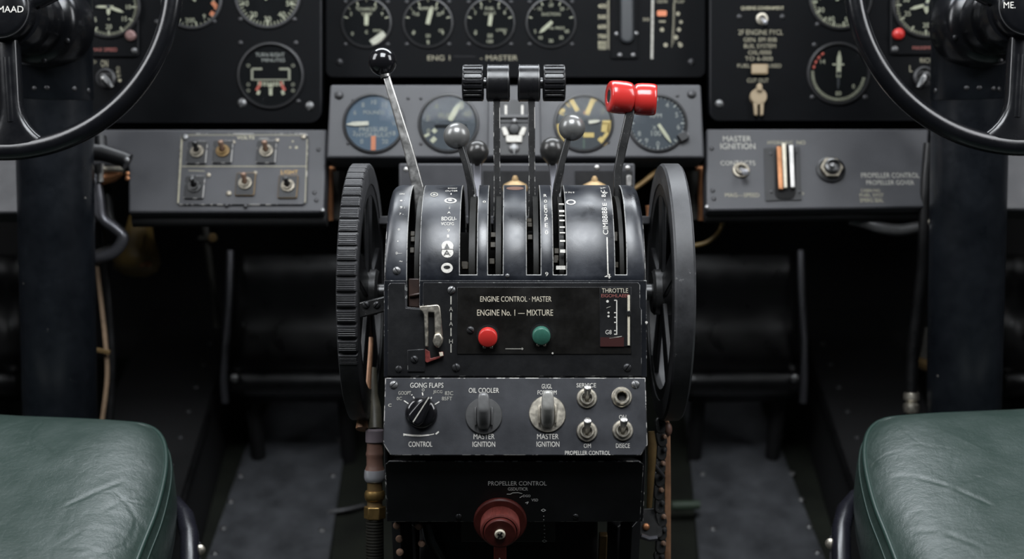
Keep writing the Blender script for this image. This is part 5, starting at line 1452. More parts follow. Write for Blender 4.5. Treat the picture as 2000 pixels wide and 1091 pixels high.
# ---- consoles under the black panels
YG = 1.60
zt = -(250 - CY) * (YG + 0.035) / F; zb = -(413 - CY) * (YG - 0.01) / F
GC = Panel((0, YG + 0.035, zt), (0, -(zt - zb), 0.045))
lg = thing('console_panel', 'grey left console carrying a plate of six toggle switches', 'console', GC.fr(440, 414))
mb = slab(GC, [(-420, 416), (183, 416), (183, 322), (250, 322), (250, 415), (633, 414), (639, 252), (-420, 252)], 0.03); mb.build('face', [M['grey'], M['edge2']], lg, bevel=0.003, bseg=3)
mb = MB(); a = GC.at(250, 415, -0.014); b = GC.at(634, 414, -0.014); mb.tube([a + Vector((0, 0.010, -0.002)), b + Vector((0, 0.010, -0.002))], 0.010, 20); mb.build('lower_lip', M['wall'], lg, smooth=60)
for x, y, m in ((622, 292, 'screwdark'), (618, 391, 'screwdark'), (614, 376, 'screwdark'), (630, 410, 'screw')): screw(GC.fr(x, y), 4.5 * YG / F, lg, m, slot=False)
rg = thing('console_panel', 'grey right console with MASTER IGNITION lettering and a striped lever slot', 'console', GC.fr(1600, 408))
mb = slab(GC, [(1379, 411), (1806, 405), (1815, 251), (1379, 251)], 0.03); mb.build('face', [M['grey'], M['edge2']], rg, bevel=0.003, bseg=3)
mb = slab(GC, [(1880, 410), (2450, 410), (2450, 251), (1880, 251)], 0.03); mb.build('end_face', M['grey'], rg, bevel=0.003)
mb = MB(); mb.tube([GC.at(1381, 411, -0.014) + Vector((0, 0.010, 0.0)), GC.at(1806, 405, -0.014) + Vector((0, 0.010, 0.0))], 0.009, 20); mb.build('lower_lip', M['wall'], rg, smooth=60)
for x, y, m in ((1392, 372, 'screwdark'), (1394, 388, 'screwdark'), (1381, 404, 'screw'), (1390, 290, 'screwdark'), (1806, 316, 'steel')): screw(GC.fr(x, y), 4.8 * YG / F, rg, m, slot=False)
for s, xa, xb, y, h, m in (('MASTER', 1412, 1467, 271, 11, 'dimwhite'), ('IGNITION', 1407, 1475, 285.5, 12, 'dimwhite'), ('CONTACTS', 1407, 1475, 318.5, 9, 'dimwhite'), ('MAG—SPEED', 1416, 1483, 381, 8, 'lumedim'), ('HYDRAULIC', 1499, 1549, 278.5, 7, 'lumedim'), ('NO', 1556, 1573, 278.5, 8, 'lumedim'),
                            ('PROPELLER CONTROL', 1682, 1795, 342.5, 10, 'dimwhite'), ('PROPELLER GOVER', 1692, 1785, 356.5, 9, 'dimwhite'), ('CABIN NO.', 1681, 1720, 372, 6.5, 'lumedim'), ('FUEL SYST', 1679, 1726, 381, 6.5, 'lumedim'), ('EMERG SEAL', 1680, 1725, 391, 8, 'lumedim'), ('TO', 1557, 1570, 378, 6, 'lumedim')):
    letter(GC, s, xa, xb, y, h, rg, m)
toggle(GC, 1447, 333, 17, 'brass-ringed toggle switch pointing down under the IGNITION lettering on the right console', -38, 8, ('dirtynickel', 'chrome'), batlen=2.0)
t = thing('lever_slot', 'black slot holding a copper strip and two pale strips on the right console', 'lever slot', GC.fr(1531, 380))
slab(GC, [(1495, 393), (1565, 391), (1562, 288), (1492, 290)], 0.001, 0.002).build('plate', M['blacksatin'], t)
slab(GC, rounded_px(1513, 286, 1553, 390, 12), 0.001, 0.0035).build('slot', M['void'], t)
for nm, x0, x1, y0, y1, m in (('copper_strip', 1514, 1524, 292, 376, 'copper'), ('pale_strip', 1524.5, 1532, 286, 373, 'cream'), ('steel_strip', 1538, 1547, 290, 373, 'steel')):
    slab(GC, [(x0 + 4, y1), (x1 + 3, y1), (x1, y0), (x0, y0)], 0.004, 0.010).build(nm, M[m], t, bevel=0.001)
for x, y in ((1505, 302), (1554, 299), (1506, 376), (1560, 376)): screw(GC.fr(x, y, off=0.002), 3.5 * YG / F, t, 'screwdark', slot=False)
t = thing('filler_cap', 'round dark hex cap in a black ring in the middle of the right console', 'cap', GC.fr(1622, 334)); fr = GC.fr(1622, 332); k = 27 * YG / F
mb = MB(); mb.lathe([(k*1.05, 0), (k*1.05, 0.003), (k*0.85, 0.005), (k*0.8, 0.001), (0, 0.001)], fr, 48); mb.build('ring', M['blacksatin'], t)
mb = MB(); hexnut(mb, fr @ Matrix.Translation((0, 0, 0.001)), k*0.86, 0.008); mb.build('hex', M['dirtynickel'], t, bevel=0.001)
mb = MB(); mb.lathe([(k*0.6, 0.009), (k*0.55, 0.014), (k*0.42, 0.015), (k*0.36, 0.0105), (0, 0.0105)], fr, 36); mb.build('rim', M['darksteel'], t)
mb = MB(); mb.lathe([(k*0.2, 0.010), (k*0.16, 0.015), (0, 0.016)], fr, 20); mb.build('centre_stud', M['screw'], t)

# switch plate on left console
sp = thing('switch_plate', 'black bordered plate on the left console holding six small toggles', 'switch plate', GC.fr(474, 400))
slab(GC, [(347, 399), (354, 402), (592, 402), (600, 394), (602, 266), (598, 262), (357, 262), (354, 266)], 0.002, 0.003).build('plate', [M['grey'], M['edge']], sp, bevel=0.0012, wear=1)
GP = Panel(GC.p + GC.n * 0.003, GC.n)
strokes(GP, [(356, 265, 348, 396, 3), (356, 325, 600, 325, 1.6), (360, 264, 596, 264, 1.2), (368, 333, 400, 334, 1.5), (600, 272, 596, 396, 1.6)], 2, sp, 'lumedim')
for s, xa, xb, y, h, m in (('VOLTS', 463, 497, 269, 6, 'lume'), ('MAIN', 507, 524, 271, 4, 'dimwhite'), ('LIGHT', 549, 582, 336, 8, 'brass')): letter(GP, s, xa, xb, y, h, sp, m)
for x, y, r, m in ((361, 268, 7, 'screw'), (593, 267, 6, 'dirtynickel'), (447, 378, 6, 'dirtynickel'), (442, 400, 4, 'screwdark'), (479, 402, 4, 'screwdark'), (407, 342, 5, 'dirtynickel'), (541, 274, 5, 'dirtynickel'), (455, 278, 5, 'dirtynickel'), (498, 338, 5, 'dirtynickel')): screw(GP.fr(x, y), r * YG / F, sp, m, slot=False)
dots(GP, [(567, 288, 2), (579, 288, 3), (572, 276, 2)], sp, 'lumedim')
PLT = (-20, 19, -25, 23, 'blacksatin', 'edge')
for x, y, lbl, ln, mt in ((386, 298, 'toggle switch at the left of the top row of the switch plate', 38, ('dirtynickel', 'darksteel')), (436, 297, 'toggle switch in the middle of the top row of the switch plate', 42, ('brassdark', 'brownmetal')), (521, 297, 'toggle switch at the right of the top row of the switch plate', 40, ('dirtynickel', 'brownmetal')),
                          (381, 366, 'dull toggle switch at the left of the bottom row of the switch plate', 20, ('darksteel', 'darksteel')), (480, 360, 'toggle switch with a worn brass plate in the middle of the bottom row', 45, ('dirtynickel', 'brownmetal')), (563, 365, 'toggle switch with a brass-edged plate at the right of the bottom row', 25, ('dirtynickel', 'blacksteel'))):
    toggle(GP, x, y, 13.5, lbl, ln, -8, mt, batlen=1.5, batw=0.4, plate=(-19, 19, -26, 24, 'blacksatin', 'brassdark' if y > 350 and x > 400 else 'edge'))

# ================================================================== LOWER CABIN
# rudder pedals with rolled lower edge
def pedal(label, x0, x1, notch_left):
    Y = 1.95
    t = thing('rudder_pedal', label, 'rudder pedal', frame(P((x0+x1)/2, 770, Y), (0, -1, 0)))
    pts = []
    prof = [(497, 1.97), (560, 1.985), (620, 1.99), (655, 1.975), (690, 1.96), (712, 1.945), (722, 1.93)]
    rows = []
    for y, yy in prof:
        rows.append([P(x0 + (x1 - x0)*i/8, y, yy) for i in range(9)])
    rt = 0.018
    c0 = P(x0, 745, 1.945); c1 = P(x1, 745, 1.945)
    for a in range(120, -61, -15):
        rows.append([Vector((c0.x + (c1.x-c0.x)*i/8, c0.y - rt*math.cos(R(a-20)) , c0.z + rt*math.sin(R(a-20)))) for i in range(9)])
    rows.append([P(x0 + (x1 - x0)*i/8, 780, 1.98) for i in range(9)])
    # corner notch
    if notch_left:
        rows[0][0] = P(x0 + 22, 497, 1.97); rows[1][0] = P(x0 + 4, 535, 1.98)
    else:
        rows[0][-1] = P(x1 - 22, 497, 1.97); rows[1][-1] = P(x1 - 4, 535, 1.98)
    mb = MB(); mb.grid(rows); mb.build('plate', M['pedal'], t, solid=0.004, smooth=50)
    xe = x0 - 12 if notch_left else x1 + 6
    mb = MB(); mb.tube([P(xe + (10 if notch_left else -4), 490, 1.96), P(xe + (8 if notch_left else -3), 560, 1.95), P(xe + 2, 660, 1.935), P(xe - (3 if notch_left else -2), 740, 1.92), P(xe, 785, 1.93)], 0.006, 12); mb.build('side_rod', M['tube'], t, smooth=60)
    for y in (738,):
        screw(frame(P(x0 + 6 if notch_left else x1 - 10, y, 1.915), (0, -1, 0)), 0.007, t, 'screw', slot=False, name='bolt')
    for xx in (x0 + 40, x1 - 40):
        a = P(xx, 760, 1.99); mb = MB(); mb.tube([a, to_floor(a)], 0.012, 10); mb.build('stem', M['wall'], t)
pedal('black rudder pedal plate with a rolled lower edge, left of the pedestal', 452, 712, True)
pedal('black rudder pedal plate with a rolled lower edge, right of the pedestal', 1325, 1562, False)
pedal('black rudder pedal plate at the far left edge, mostly behind the left column', -260, 40, True)
pedal('black rudder pedal plate at the far right edge, mostly behind the right column', 1955, 2260, False)

def floor_at(px, py, lift=0.0):
    d = Vector(((px - CX)/F, 1, -(py - CY)/F))
    return d * ((FLOOR_H + lift) / d.dot(UP))
FP = Panel(UP * FLOOR_H, UP, FWD)
# base floor
mb = MB(); mb.box(-1.5, 1.5, -0.3, 3.0, -0.03, 0.0, frame(UP * FLOOR_H, UP, FWD) )
o = struct(mb.build('floor', M['floorblack'], None, origin=UP * FLOOR_H))
def plate(label, pts, riv):
    t = thing('floor_plate', label, 'floor plate', FP.fr(*pts[0]))
    mb = MB(); mb.prism([FP.uv(x, y) for x, y in pts], 0.0005, 0.006, FP.M); mb.build('sheet', M['floor'], t, bevel=0.0015)
    for x, y in riv:
        mb = MB(); mb.lathe([(0, 0.0035), (0.003, 0.003), (0.005, 0.0015), (0.0055, 0)], FP.fr(x, y, off=0.0055), 16); mb.build('rivet', M['screw'], t)
plate('scuffed grey floor plate left of the pedestal', [(360, 1220), (625, 1220), (674, 880), (690, 760), (545, 760), (480, 880)], [(497, 861), (470, 935), (451, 985), (437, 1037), (420, 1087), (651, 934), (629, 1041), (661, 864)])
plate('scuffed grey floor plate right of the pedestal', [(1375, 1220), (1660, 1220), (1525, 880), (1470, 760), (1330, 760), (1346, 880)], [(1527, 857), (1547, 930), (1564, 981), (1372, 931), (1392, 1038), (1360, 860), (1596, 1085), (1580, 1034)])
tag(MB().tube([floor_at(1312, 987, 0.03), floor_at(1366, 985, 0.03)], 0.007, 12).build('floor_bar', M['greenbar']), 'short pale green bar on the floor right of the copper strap', 'bar')
tag(MB().tube([floor_at(640, 1000, 0.006), floor_at(680, 994, 0.010), floor_at(712, 986, 0.006)], 0.004, 8).build('floor_wire', M['screwdark']), 'thin dark wire on the floor left of the hose fittings', 'wire')

# side beams (seat rails) with rivets
def rail(label, xs_):
    t = thing('seat_rail', label, 'rail', FP.fr(xs_[0], 1000))
    sg = -1 if xs_[0] < 1000 else 1
    a0 = FP.uv(xs_[0], 1060); a1 = FP.uv(xs_[1], 800)
    mb = MB()
    w = 0.16 * sg
    d = Vector((a1[0]-a0[0], a1[1]-a0[1]))
    A = Vector(a0) - d*0.6; B = Vector(a1) + d*0.35
    pts = [(A.x, A.y), (A.x + w, A.y), (B.x + w, B.y), (B.x, B.y)]
    if sg > 0: pass
    else: pts = pts[::-1]
    mb.prism(pts, 0, 0.13, FP.M); mb.build('beam', M['wall'], t, bevel=0.004)
    mb = MB(); mb.tube([FP.M @ Vector((A.x, A.y, 0.131)), FP.M @ Vector((B.x, B.y, 0.131))], 0.005, 8); mb.build('edge_strip', M['pedal'], t)
    for i in range(6):
        q = A.lerp(B, 0.32 + 0.1*i)
        mb = MB(); mb.lathe([(0, 0.003), (0.003, 0.0025), (0.0048, 0)], frame(FP.M @ Vector((q.x + w*0.2, q.y, 0.13)), UP, FWD), 14); mb.build('rivet', M['screwdark'], t)
rail('black riveted seat rail beside the left floor plate', (395, 462))
rail('black riveted seat rail beside the right floor plate', (1632, 1556))

# setting: bulkhead and sides
mb = MB(); mb.box(-1.5, 1.5, 2.36, 2.40, -1.3, 1.2); struct(mb.build('wall_front', M['wall'], None))
for nm, x in (('wall_left', -1.5), ('wall_right', 1.46)):
    mb = MB(); mb.box(x, x + 0.04, -0.2, 2.6, 0.0, 1.75, frame(UP * FLOOR_H, Vector((0, 0, 0)) + UP, FWD)); struct(mb.build(nm, M['wall'], None))

# unseen cover added above the panels to keep windshield light out of the footwell
mb = MB(); mb.box(-1.46, 1.46, 1.665, 2.36, 0.50, 0.515)
struct(mb.build('added_light_shield', M['wall'], None))

# ---- hose fitting stack left of pedestal
t = thing('hose_fitting', 'stacked copper and brass hose fittings on a dark hose, left of the pedestal base', 'hose fitting', level(P(732, 1000, 1.36)))
Yh = 1.36; kk = Yh / F
top = P(732, 832, Yh)
def seg_(nm, y0, y1, prof, m):
    mb = MB(); fr = frame(P(732, y0, Yh), (0, 0, -1), (0, 1, 0))
    mb.lathe([(r*kk, (y - y0)*kk) for r, y in prof], fr, 32); mb.build(nm, M[m], t, smooth=40)
seg_('grey_collar', 836, 864, [(0, 836), (14, 836), (18, 840), (18, 862), (16, 864), (0, 864)], 'lavender')
seg_('brown_sleeve', 864, 918, [(0, 864), (15, 864), (16, 880), (17, 884), (17.5, 887), (16, 891), (16, 908), (17.5, 912), (19, 917), (0, 918)], 'brownclay')
seg_('chrome_nut', 917, 940, [(0, 917), (20, 917), (20.5, 922), (21, 930), (20, 936), (17, 940), (0, 941)], 'chrome')
seg_('tan_sleeve', 940, 962, [(0, 940), (15, 940), (15, 955), (16, 960), (0, 962)], 'brassdark')
seg_('brass_ring', 956, 980, [(12, 956), (18, 958), (20, 963), (20, 970), (18, 976), (15, 978), (0, 979)], 'brass')
seg_('brass_neck', 978, 994, [(0, 978), (15, 978), (15, 990), (18, 994), (0, 994)], 'brassdark')
mb = MB(); hexnut(mb, frame(P(732, 988, Yh), (0, 0, -1), (0, 1, 0)), 21.5*kk, 24*kk); mb.build('hex_nut', M['brass'], t, bevel=0.001)
mb = MB(); a = P(732, 1010, Yh); mb.tube([a, P(733, 1092, 1.37), P(735, 1180, 1.39), to_floor(P(735, 1180, 1.39))], 17*kk, 20); mb.build('hose', M['drum'], t, smooth=60)
mb = MB()
for i in range(15):
    c = P(732, 1014 + i*6, Yh + 0.001*i*0.13); mb.lathe([(16.9*kk, -0.0012), (17.5*kk, 0), (16.9*kk, 0.0012)], frame(c, (0, 0, 1), (0, 1, 0)), 20)
mb.build('hose_ribs', M['drum'], t)
mb = MB(); mb.tube([top + Vector((0, 0, -0.004)), P(731, 800, 1.37), P(728, 770, 1.385), P(727, 720, 1.40)], [0.0085, 0.008, 0.006, 0.005], 14); mb.build('upper_pipe', M['palepipe'], t, smooth=60)

# ---- copper strap and chain right of pedestal
t = thing('copper_strap', 'long vertical copper strap right of the pedestal base', 'strap', level(P(1304, 1091, 1.40)))
mb = MB(); mb.bar([P(1300, 815, 1.41), P(1303, 850, 1.40), P(1304, 950, 1.40), P(1304, 1100, 1.41), P(1303, 1200, 1.43), to_floor(P(1303, 1200, 1.43))], 0.0068, 0.0025); mb.build('strap', M['strapcopper'], t, bevel=0.0006)
mb = MB(); mb.sphere(P(1303, 838, 1.398), 0.0055, 18, 12, 1.5); mb.build('clip', M['brownclay'], t)
t = thing('linkage_chain', 'dark link chain with copper rivets between the pedestal and the copper strap', 'chain', level(P(1285, 1091, 1.38)))
prev = None
for i, y in enumerate(range(830, 1100, 26)):
    mb = MB(); c = P(1289 + 3*math.sin(i), y, 1.385)
    mb.prism(rounded(-0.006, 0.006, -0.009, 0.009, 0.0055), -0.002, 0.002, frame(c, (0.4, -1, 0.1), rot=0.2*math.sin(i*2))); lk = mb.build('link', M['blacksteel'], t, bevel=0.0008)
    mb = MB(); mb.lathe([(0, 0.0055), (0.0022, 0.005), (0.0032, 0.002)], frame(c + Vector((0.002, 0, 0.002)), (0.4, -1, 0.1)), 12); mb.build('rivet', M['brownmetal'] if i % 2 else M['screwdark'], lk)
t = thing('brass_pipe', 'short aged brass pipe just behind the right edge of the switch panel', 'pipe', level(P(1273, 920, 1.35)))
mb = MB(); mb.tube([P(1272, 842, 1.35), P(1274, 870, 1.35), P(1273, 900, 1.35), P(1268, 990, 1.36)], [0.0035, 0.005, 0.0045, 0.003], 12); mb.build('pipe', M['brassdark'], t)
mb = MB(); mb.tube([P(1276, 905, 1.36), P(1296, 930, 1.38)], 0.002, 8); mb.build('stay', M['tube'], t)
t = thing('bracket_block', 'small dark metal bracket at the lower right of the pedestal base', 'bracket', level(P(1270, 1045, 1.38)))
mb = MB(); mb.prism([PX_ for PX_ in rounded(-0.012, 0.014, -0.016, 0.016, 0.004)], -0.005, 0.005, frame(P(1266, 1022, 1.385), (0.2, -1, 0.3))); mb.build('plate', M['blacksteel'], t, bevel=0.001)
mb = MB(); mb.tube([P(1252, 1046, 1.37), P(1268, 1052, 1.37), P(1284, 1050, 1.37)], 0.003, 8); mb.build('lip', M['tube'], t)
screw(frame(P(1262, 1028, 1.377), (0.2, -1, 0.3)), 0.004, t, 'copper', slot=False)

# ---- pipes, cables and brackets
def pipe(name, label, cat, pts, r, m, seg=14):
    # smooth path
    Q = [Vector(p) for p in pts]; out = []
    for i in range(len(Q)-1):
        p0, p1, p2, p3 = Q[max(0, i-1)], Q[i], Q[i+1], Q[min(len(Q)-1, i+2)]
        for s in range(8):
            u = s/8; out.append(0.5*((2*p1) + (p2-p0)*u + (2*p0-5*p1+4*p2-p3)*u*u + (3*p1-p0-3*p2+p3)*u**3))
    out.append(Q[-1])
    o = MB().tube(out, r, seg).build(name, M[m], None, smooth=70)
    return tag(o, label, cat)
Yp = 1.62
pipe('bent_pipe', 'bent grey steel pipe kinked to the right below the left console notch', 'pipe', [P(172, 340, Yp), P(186, 352, Yp), P(192, 380, Yp), P(200, 425, Yp), P(226, 447, Yp), P(240, 463, Yp), P(228, 487, Yp), P(205, 500, Yp), P(170, 507, Yp)], 0.0075, 'tube')
pipe('bent_pipe', 'second grey pipe running behind the kinked pipe in the console notch', 'pipe', [P(172, 352, 1.645), P(200, 358, 1.645), P(210, 385, 1.645), P(216, 430, 1.645), P(236, 452, 1.645), P(236, 475, 1.645), P(190, 495, 1.645)], 0.006, 'blacksteel')
pipe('tan_rod', 'thin tan rod beside the right side of the left column', 'rod', [P(190, 520, 1.7), P(199, 600, 1.7), P(207, 680, 1.7), P(209, 740, 1.7), P(198, 830, 1.7), P(185, 900, 1.7)], 0.0030, 'rodtan')
pipe('dark_cable', 'dark cable hanging along the tan rod beside the left column', 'cable', [P(195, 430, 1.72), P(208, 540, 1.72), P(216, 640, 1.72), P(219, 720, 1.72), P(214, 840, 1.72)], 0.005, 'pedal')
t = thing('cable_clip', 'small brass clip on the tan rod beside the left column', 'clip', frame(P(205, 685, 1.69), (0, -1, 0)))
mb = MB(); mb.box(-0.012, 0.007, -0.003, 0.003, -0.003, 0.003, frame(P(205, 686, 1.69), (0, -1, 0), rot=-0.2)); mb.build('clamp', M['brassdark'], t, bevel=0.001)
# arm mechanism in the notch
t = thing('trim_bracket', 'black arm with steel and copper pieces in the notch of the left console', 'bracket', GC.fr(215, 300))
mb = MB(); mb.tube([P(165, 296, 1.585), P(200, 298, 1.585), P(240, 310, 1.585), P(250, 316, 1.585)], [0.011, 0.011, 0.010, 0.011], 16); mb.build('arm', M['blacksatin'], t, smooth=60)
mb = MB(); mb.tube([P(196, 268, 1.59), P(198, 296, 1.585)], 0.008, 12); mb.build('arm_boss', M['blacksatin'], t)
screw(frame(P(247, 313, 1.574), (0, -1, 0)), 0.004, t, 'screw', slot=False)
mb = MB(); mb.tube([P(197, 320, 1.61), P(196, 355, 1.61)], 0.0042, 10); mb.build('steel_pin', M['steel'], t)
mb = MB(); mb.tube([P(204, 330, 1.62), P(242, 331, 1.62)], 0.005, 10); mb.build('cross_pin', M['nickel'], t)
mb = MB(); mb.tube([P(200, 350, 1.62), P(222, 346, 1.62), P(240, 338, 1.62)], [0.008, 0.006, 0.003], 10); mb.build('copper_elbow', M['copper'], t)
for y in (340, 349): screw(GC.fr(249, y, off=0.001), 0.0032, t, 'copper', slot=False)
mb = MB(); mb.tube([P(199, 390, 1.63), P(200, 426, 1.63)], 0.004, 10); mb.build('lower_pin', M['nickel'], t)
# ochre lamp housing
t = thing('lamp_housing', 'ochre bell-shaped housing hanging under the left console', 'housing', frame(P(273, 430, 1.8), (0, -1, 0)))
fr = frame(P(274, 425, 1.80), (0.02, -0.35, -1), (0, 1, 0)); kk = 1.8 / F
mb = MB(); mb.lathe([(0, 0), (22*kk, 0), (24*kk, 15*kk), (30*kk, 45*kk), (41*kk, 72*kk), (45*kk, 90*kk), (42*kk, 104*kk), (30*kk, 112*kk), (0, 114*kk)], fr, 48); mb.build('bell', M['ochre'], t, smooth=60)
mb = MB(); mb.tube([fr @ Vector((-16*kk, -23*kk, 8*kk)), fr @ Vector((-17*kk, -27*kk, 40*kk)), fr @ Vector((-19*kk, -37*kk, 80*kk))], 0.003, 8); mb.build('rib', M['ochre'], t)
for q in (-7, 7): screw(frame(P(282 + q, 515, 1.755), (0, -1, -0.4)), 0.005, t, 'copper', slot=False)
pipe('hanging_cable', 'thin dull cable hanging under the left console right of the ochre housing', 'cable', [P(392, 425, 1.85), P(402, 450, 1.85), P(408, 500, 1.85), P(416, 560, 1.85), P(424, 640, 1.85)], 0.0055, 'drum')
t = thing('cable_clip', 'small tan clip at the top of the thin cable under the left console', 'clip', frame(P(412, 464, 1.84), (0, -1, 0)))
mb = MB(); mb.lathe([(0, 0.005), (0.006, 0.004), (0.007, 0)], frame(P(416, 464, 1.84), (0, -1, 0)), 16); mb.build('stud', M['brassdark'], t)
mb = MB(); mb.box(-0.018, 0.01, -0.003, 0.003, -0.002, 0.001, frame(P(412, 464, 1.84), (0, -1, 0))); mb.build('strap', M['drum'], t)
# copper corner brackets between centre panel and consoles
def corner(label, x0, x1, y0, y1):
    t = thing('copper_bracket', label, 'bracket', frame(P((x0+x1)/2, y1, 1.66), (0, -1, 0)))
    sg = 1 if x0 < 1000 else -1
    xa = x0 if sg > 0 else x1
    mb = MB(); mb.tube([P(xa + sg*16, y0 + 4, 1.66), P(xa + sg*4, y0 + 2, 1.66), P(xa + sg*2, y0 + 16, 1.66), P(xa + sg*3, y0 + 60, 1.665), P(xa + sg*4, y1, 1.67)], [0.003, 0.006, 0.006, 0.0055, 0.005], 10); mb.build('strap', M['copper'], t, smooth=60)
    mb = MB(); mb.box(-0.012, 0.012, -0.035, 0.03, -0.004, 0.004, frame(P((x0+x1)/2 + sg*6, (y0+y1)/2, 1.70), (0, -1, 0))); mb.build('plate', M['drum'], t)
corner('copper bracket in the gap left of the ribbed wheel top', 640, 662, 326, 430)
corner('copper bracket in the gap right of the smooth wheel top', 1354, 1374, 326, 430)
pipe('brass_rod', 'thin brass rod slanting up behind the smooth wheel top', 'rod', [P(1228, 375, 1.60), P(1256, 356, 1.61), P(1280, 336, 1.62), P(1284, 333, 1.62)], 0.0035, 'brassdark')
pipe('wire_loop', 'thin olive wire curving below the left end of the right console', 'wire', [P(1411, 405, 1.615), P(1411, 436, 1.66), P(1400, 458, 1.66), P(1378, 474, 1.66), P(1350, 480, 1.66)], 0.003, 'ochre', 10)
for q, (a, b) in enumerate((((1270, 400), (1268, 440)), ((1278, 470), (1276, 510)))):
    pipe('copper_pipe', ('short copper pipe inside the top of the smooth wheel', 'short copper pipe inside the middle of the smooth wheel')[q], 'pipe', [P(*a, 1.5), P((a[0]+b[0])/2 + 3, (a[1]+b[1])/2, 1.5), P(*b, 1.5)], 0.006, 'copper')
# right hand side
pipe('flexible_duct', 'dull grey flexible pipe drooping under the right end of the right console', 'pipe', [P(1660, 427, 1.63), P(1690, 434, 1.625), P(1720, 444, 1.62), P(1755, 449, 1.62), P(1790, 443, 1.62), P(1815, 432, 1.62)], 0.008, 'knobgrey')
t = thing('hose', 'black hose with a brass end fitting hanging left of the right column', 'hose', level(P(1780, 806, 1.62)))
pts = [P(1816, 280, 1.60), P(1810, 350, 1.60), P(1806, 430, 1.60), P(1803, 520, 1.61), P(1793, 600, 1.62), P(1783, 680, 1.62), P(1779, 770, 1.62)]
mb = MB(); mb.tube(pts, 0.0078, 16); mb.build('tube', M['pedal'], t, smooth=70)
kk = 1.62 / F; fr = frame(P(1780, 766, 1.62), (0, 0, -1), (0, 1, 0))
mb = MB(); mb.lathe([(0, 0), (14*kk, 0), (15*kk, 4*kk), (15*kk, 14*kk), (11*kk, 17*kk), (11*kk, 20*kk), (15*kk, 23*kk), (16*kk, 30*kk), (14*kk, 38*kk), (9*kk, 40*kk), (9*kk, 70*kk), (0, 70*kk)], fr, 28); mb.build('brass_fitting', M['nickel'], t, smooth=40)
t = thing('strap', 'grey strap hanging between the right console and the right column', 'strap', frame(P(1822, 430, 1.60), (0, -1, 0)))
mb = MB(); mb.bar([P(1826, 270, 1.605), P(1827, 330, 1.60), P(1822, 400, 1.60), P(1817, 440, 1.60)], [0.011, 0.011, 0.007, 0.006], 0.002); mb.build('band', M['darksteel'], t)
mb = MB(); mb.sphere(P(1820, 433, 1.595), 0.006, 18, 12); mb.build('buckle', M['nickel'], t)
t = thing('pipe_clamp', 'small pale clamp low beside the left edge of the right column', 'clamp', frame(P(1806, 712, 1.66), (0, -1, 0)))
mb = MB(); mb.tube([P(1794, 706, 1.66), P(1806, 712, 1.66), P(1826, 722, 1.66)], [0.007, 0.008, 0.006], 10); mb.build('band', M['brassdark'], t)
mb = MB(); mb.tube([P(1808, 700, 1.68), P(1818, 640, 1.68)], 0.008, 10); mb.build('pipe', M['drum'], t)
screw(frame(P(1768, 682, 1.60), (0, -1, 0)), 0.006, t, 'nickel', slot=False) if False else None

# ================================================================== LIGHT AND CAMERA
def area(name, loc_rig, target_rig, sx, sy, power, col=(1, 1, 1)):
    ld = bpy.data.lights.new(name, 'AREA'); ld.shape = 'RECTANGLE'; ld.size = sx; ld.size_y = sy; ld.energy = power; ld.color = col
    o = bpy.data.objects.new(name, ld); COL.objects.link(o)
    a = Vector(loc_rig); d = (Vector(target_rig) - a)
    m = d.to_track_quat('-Z', 'Y').to_matrix().to_4x4(); m.translation = a
    o.matrix_basis = TILT @ m
    return o
tgt = Vector((0, 1.35, -0.05))
area('overhead_window_light', tgt + UP*1.22 + FWD*(-0.28), tgt, 0.6, 0.6, 19, (0.92, 0.96, 1.0))
area('left_window_light', tgt + UP*0.85 + FWD*(-0.05) + Vector((-0.95, 0, 0)), tgt, 0.45, 0.7, 9, (0.95, 0.97, 1.0))
area('right_window_light', tgt + UP*0.85 + FWD*(-0.05) + Vector((0.95, 0, 0)), tgt, 0.45, 0.7, 9, (0.95, 0.97, 1.0))
area('windshield_light', tgt + UP*1.12 + FWD*0.95, tgt - FWD*0.2 - UP*0.3, 1.7, 0.45, 28, (0.90, 0.95, 1.0))

w = bpy.data.worlds.new('world'); sc.world = w; w.use_nodes = True
w.node_tree.nodes['Background'].inputs[0].default_value = (0.75, 0.85, 1.0, 1)
w.node_tree.nodes['Background'].inputs[1].default_value = 0.02

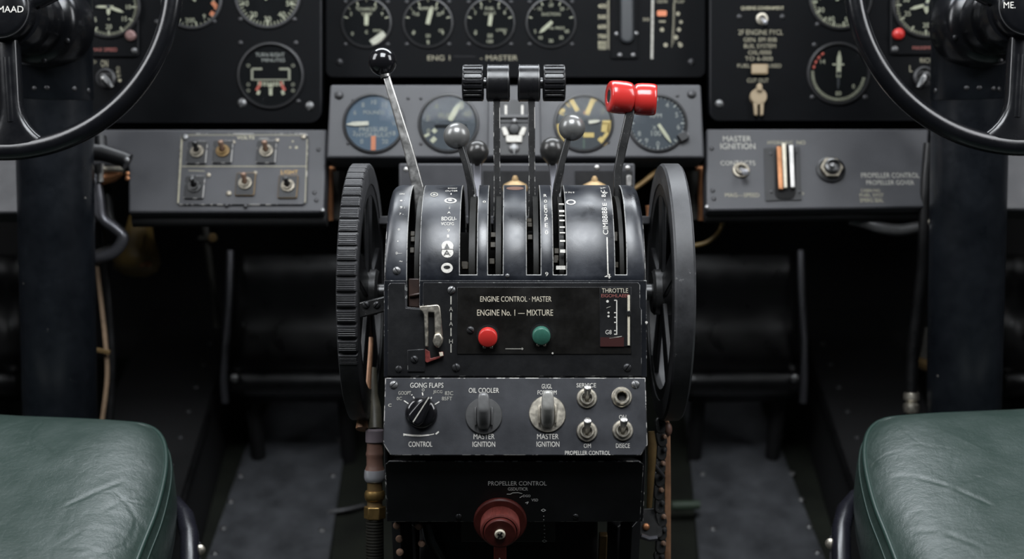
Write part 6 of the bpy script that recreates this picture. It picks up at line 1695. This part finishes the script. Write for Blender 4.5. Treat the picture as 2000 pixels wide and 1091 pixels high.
cam = bpy.data.cameras.new('camera'); co = bpy.data.objects.new('camera', cam); COL.objects.link(co)
cam.sensor_width = 36.0; cam.lens = F / 2000 * 36.0
cam.clip_start = 0.01
co.matrix_basis = TILT @ Matrix.Rotation(PI/2, 4, 'X')
cam.dof.use_dof = True; cam.dof.focus_distance = 1.275; cam.dof.aperture_fstop = 3.0; cam.dof.aperture_blades = 9
sc.camera = co
sc.view_settings.view_transform = 'Standard'; sc.view_settings.look = 'None'
sc.view_settings.exposure = 0.0; sc.view_settings.gamma = 1.0
sc.view_settings.use_curve_mapping = False

GROUPS = {'gauge': 'round instrument gauges', 'toggle_switch': 'toggle switches', 'push_button': 'engine push buttons', 'selector_knob': 'selector knobs on the switch panel',
    'propeller_lever': 'ball levers', 'throttle_lever': 'twin throttle levers', 'trim_wheel': 'trim wheels beside the pedestal', 'control_yoke': 'control yokes', 'control_column': 'control columns',
    'pilot_seat': 'pilot seats', 'instrument_panel': 'instrument panels', 'console_panel': 'side consoles', 'rudder_pedal': 'rudder pedals', 'floor_plate': 'floor plates', 'seat_rail': 'seat rails',
    'brass_cap': 'brass caps behind the pedestal', 'indicator_lamp': 'small lamps beside the outer gauges', 'rotary_switch': 'rotary switches beside the columns', 'bent_pipe': 'pipes in the left console notch',
    'copper_bracket': 'copper brackets above the wheels', 'copper_pipe': 'copper pipes inside the smooth wheel', 'cable_clip': 'cable clips on the left'}
for o in sc.objects:
    if o.parent is None and 'label' in o:
        b = o.name.split('.')[0]
        if b in GROUPS: o['group'] = GROUPS[b]

PARTLABEL = {'red_tab': 'chipped red tab', 'leather_boot': 'brown leather boot', 'copper_strip': 'copper strip', 'pale_strip': 'cream strip', 'steel_strip': 'steel strip', 'chrome_nut': 'shiny chrome nut',
    'hex_nut': 'brass hex nut', 'brass_ring': 'brass ring', 'ribbed_roller': 'ribbed black roller', 'smooth_roller': 'smooth black roller', 'piping': 'piped cushion edge', 'frame_tube': 'black tubular frame',
    'indicator_strip': 'white tick marks inside the slot', 'knurled_body': 'knurled red-brown body', 'pointer_tab': 'red-brown pointer tab lettered A', 'centre_screw': 'pale centre screw', 'brass_fitting': 'brass end fitting', 'name_plate': 'dark plate with the engine lettering',
    'switch_panel': 'grey plate of switches and knobs', 'quadrant_cover': 'rounded black cover with six slots'}
for o in sc.objects:
    if o.parent is not None:
        b = o.name.split('.')[0]
        if b in PARTLABEL: o['label'] = PARTLABEL[b]
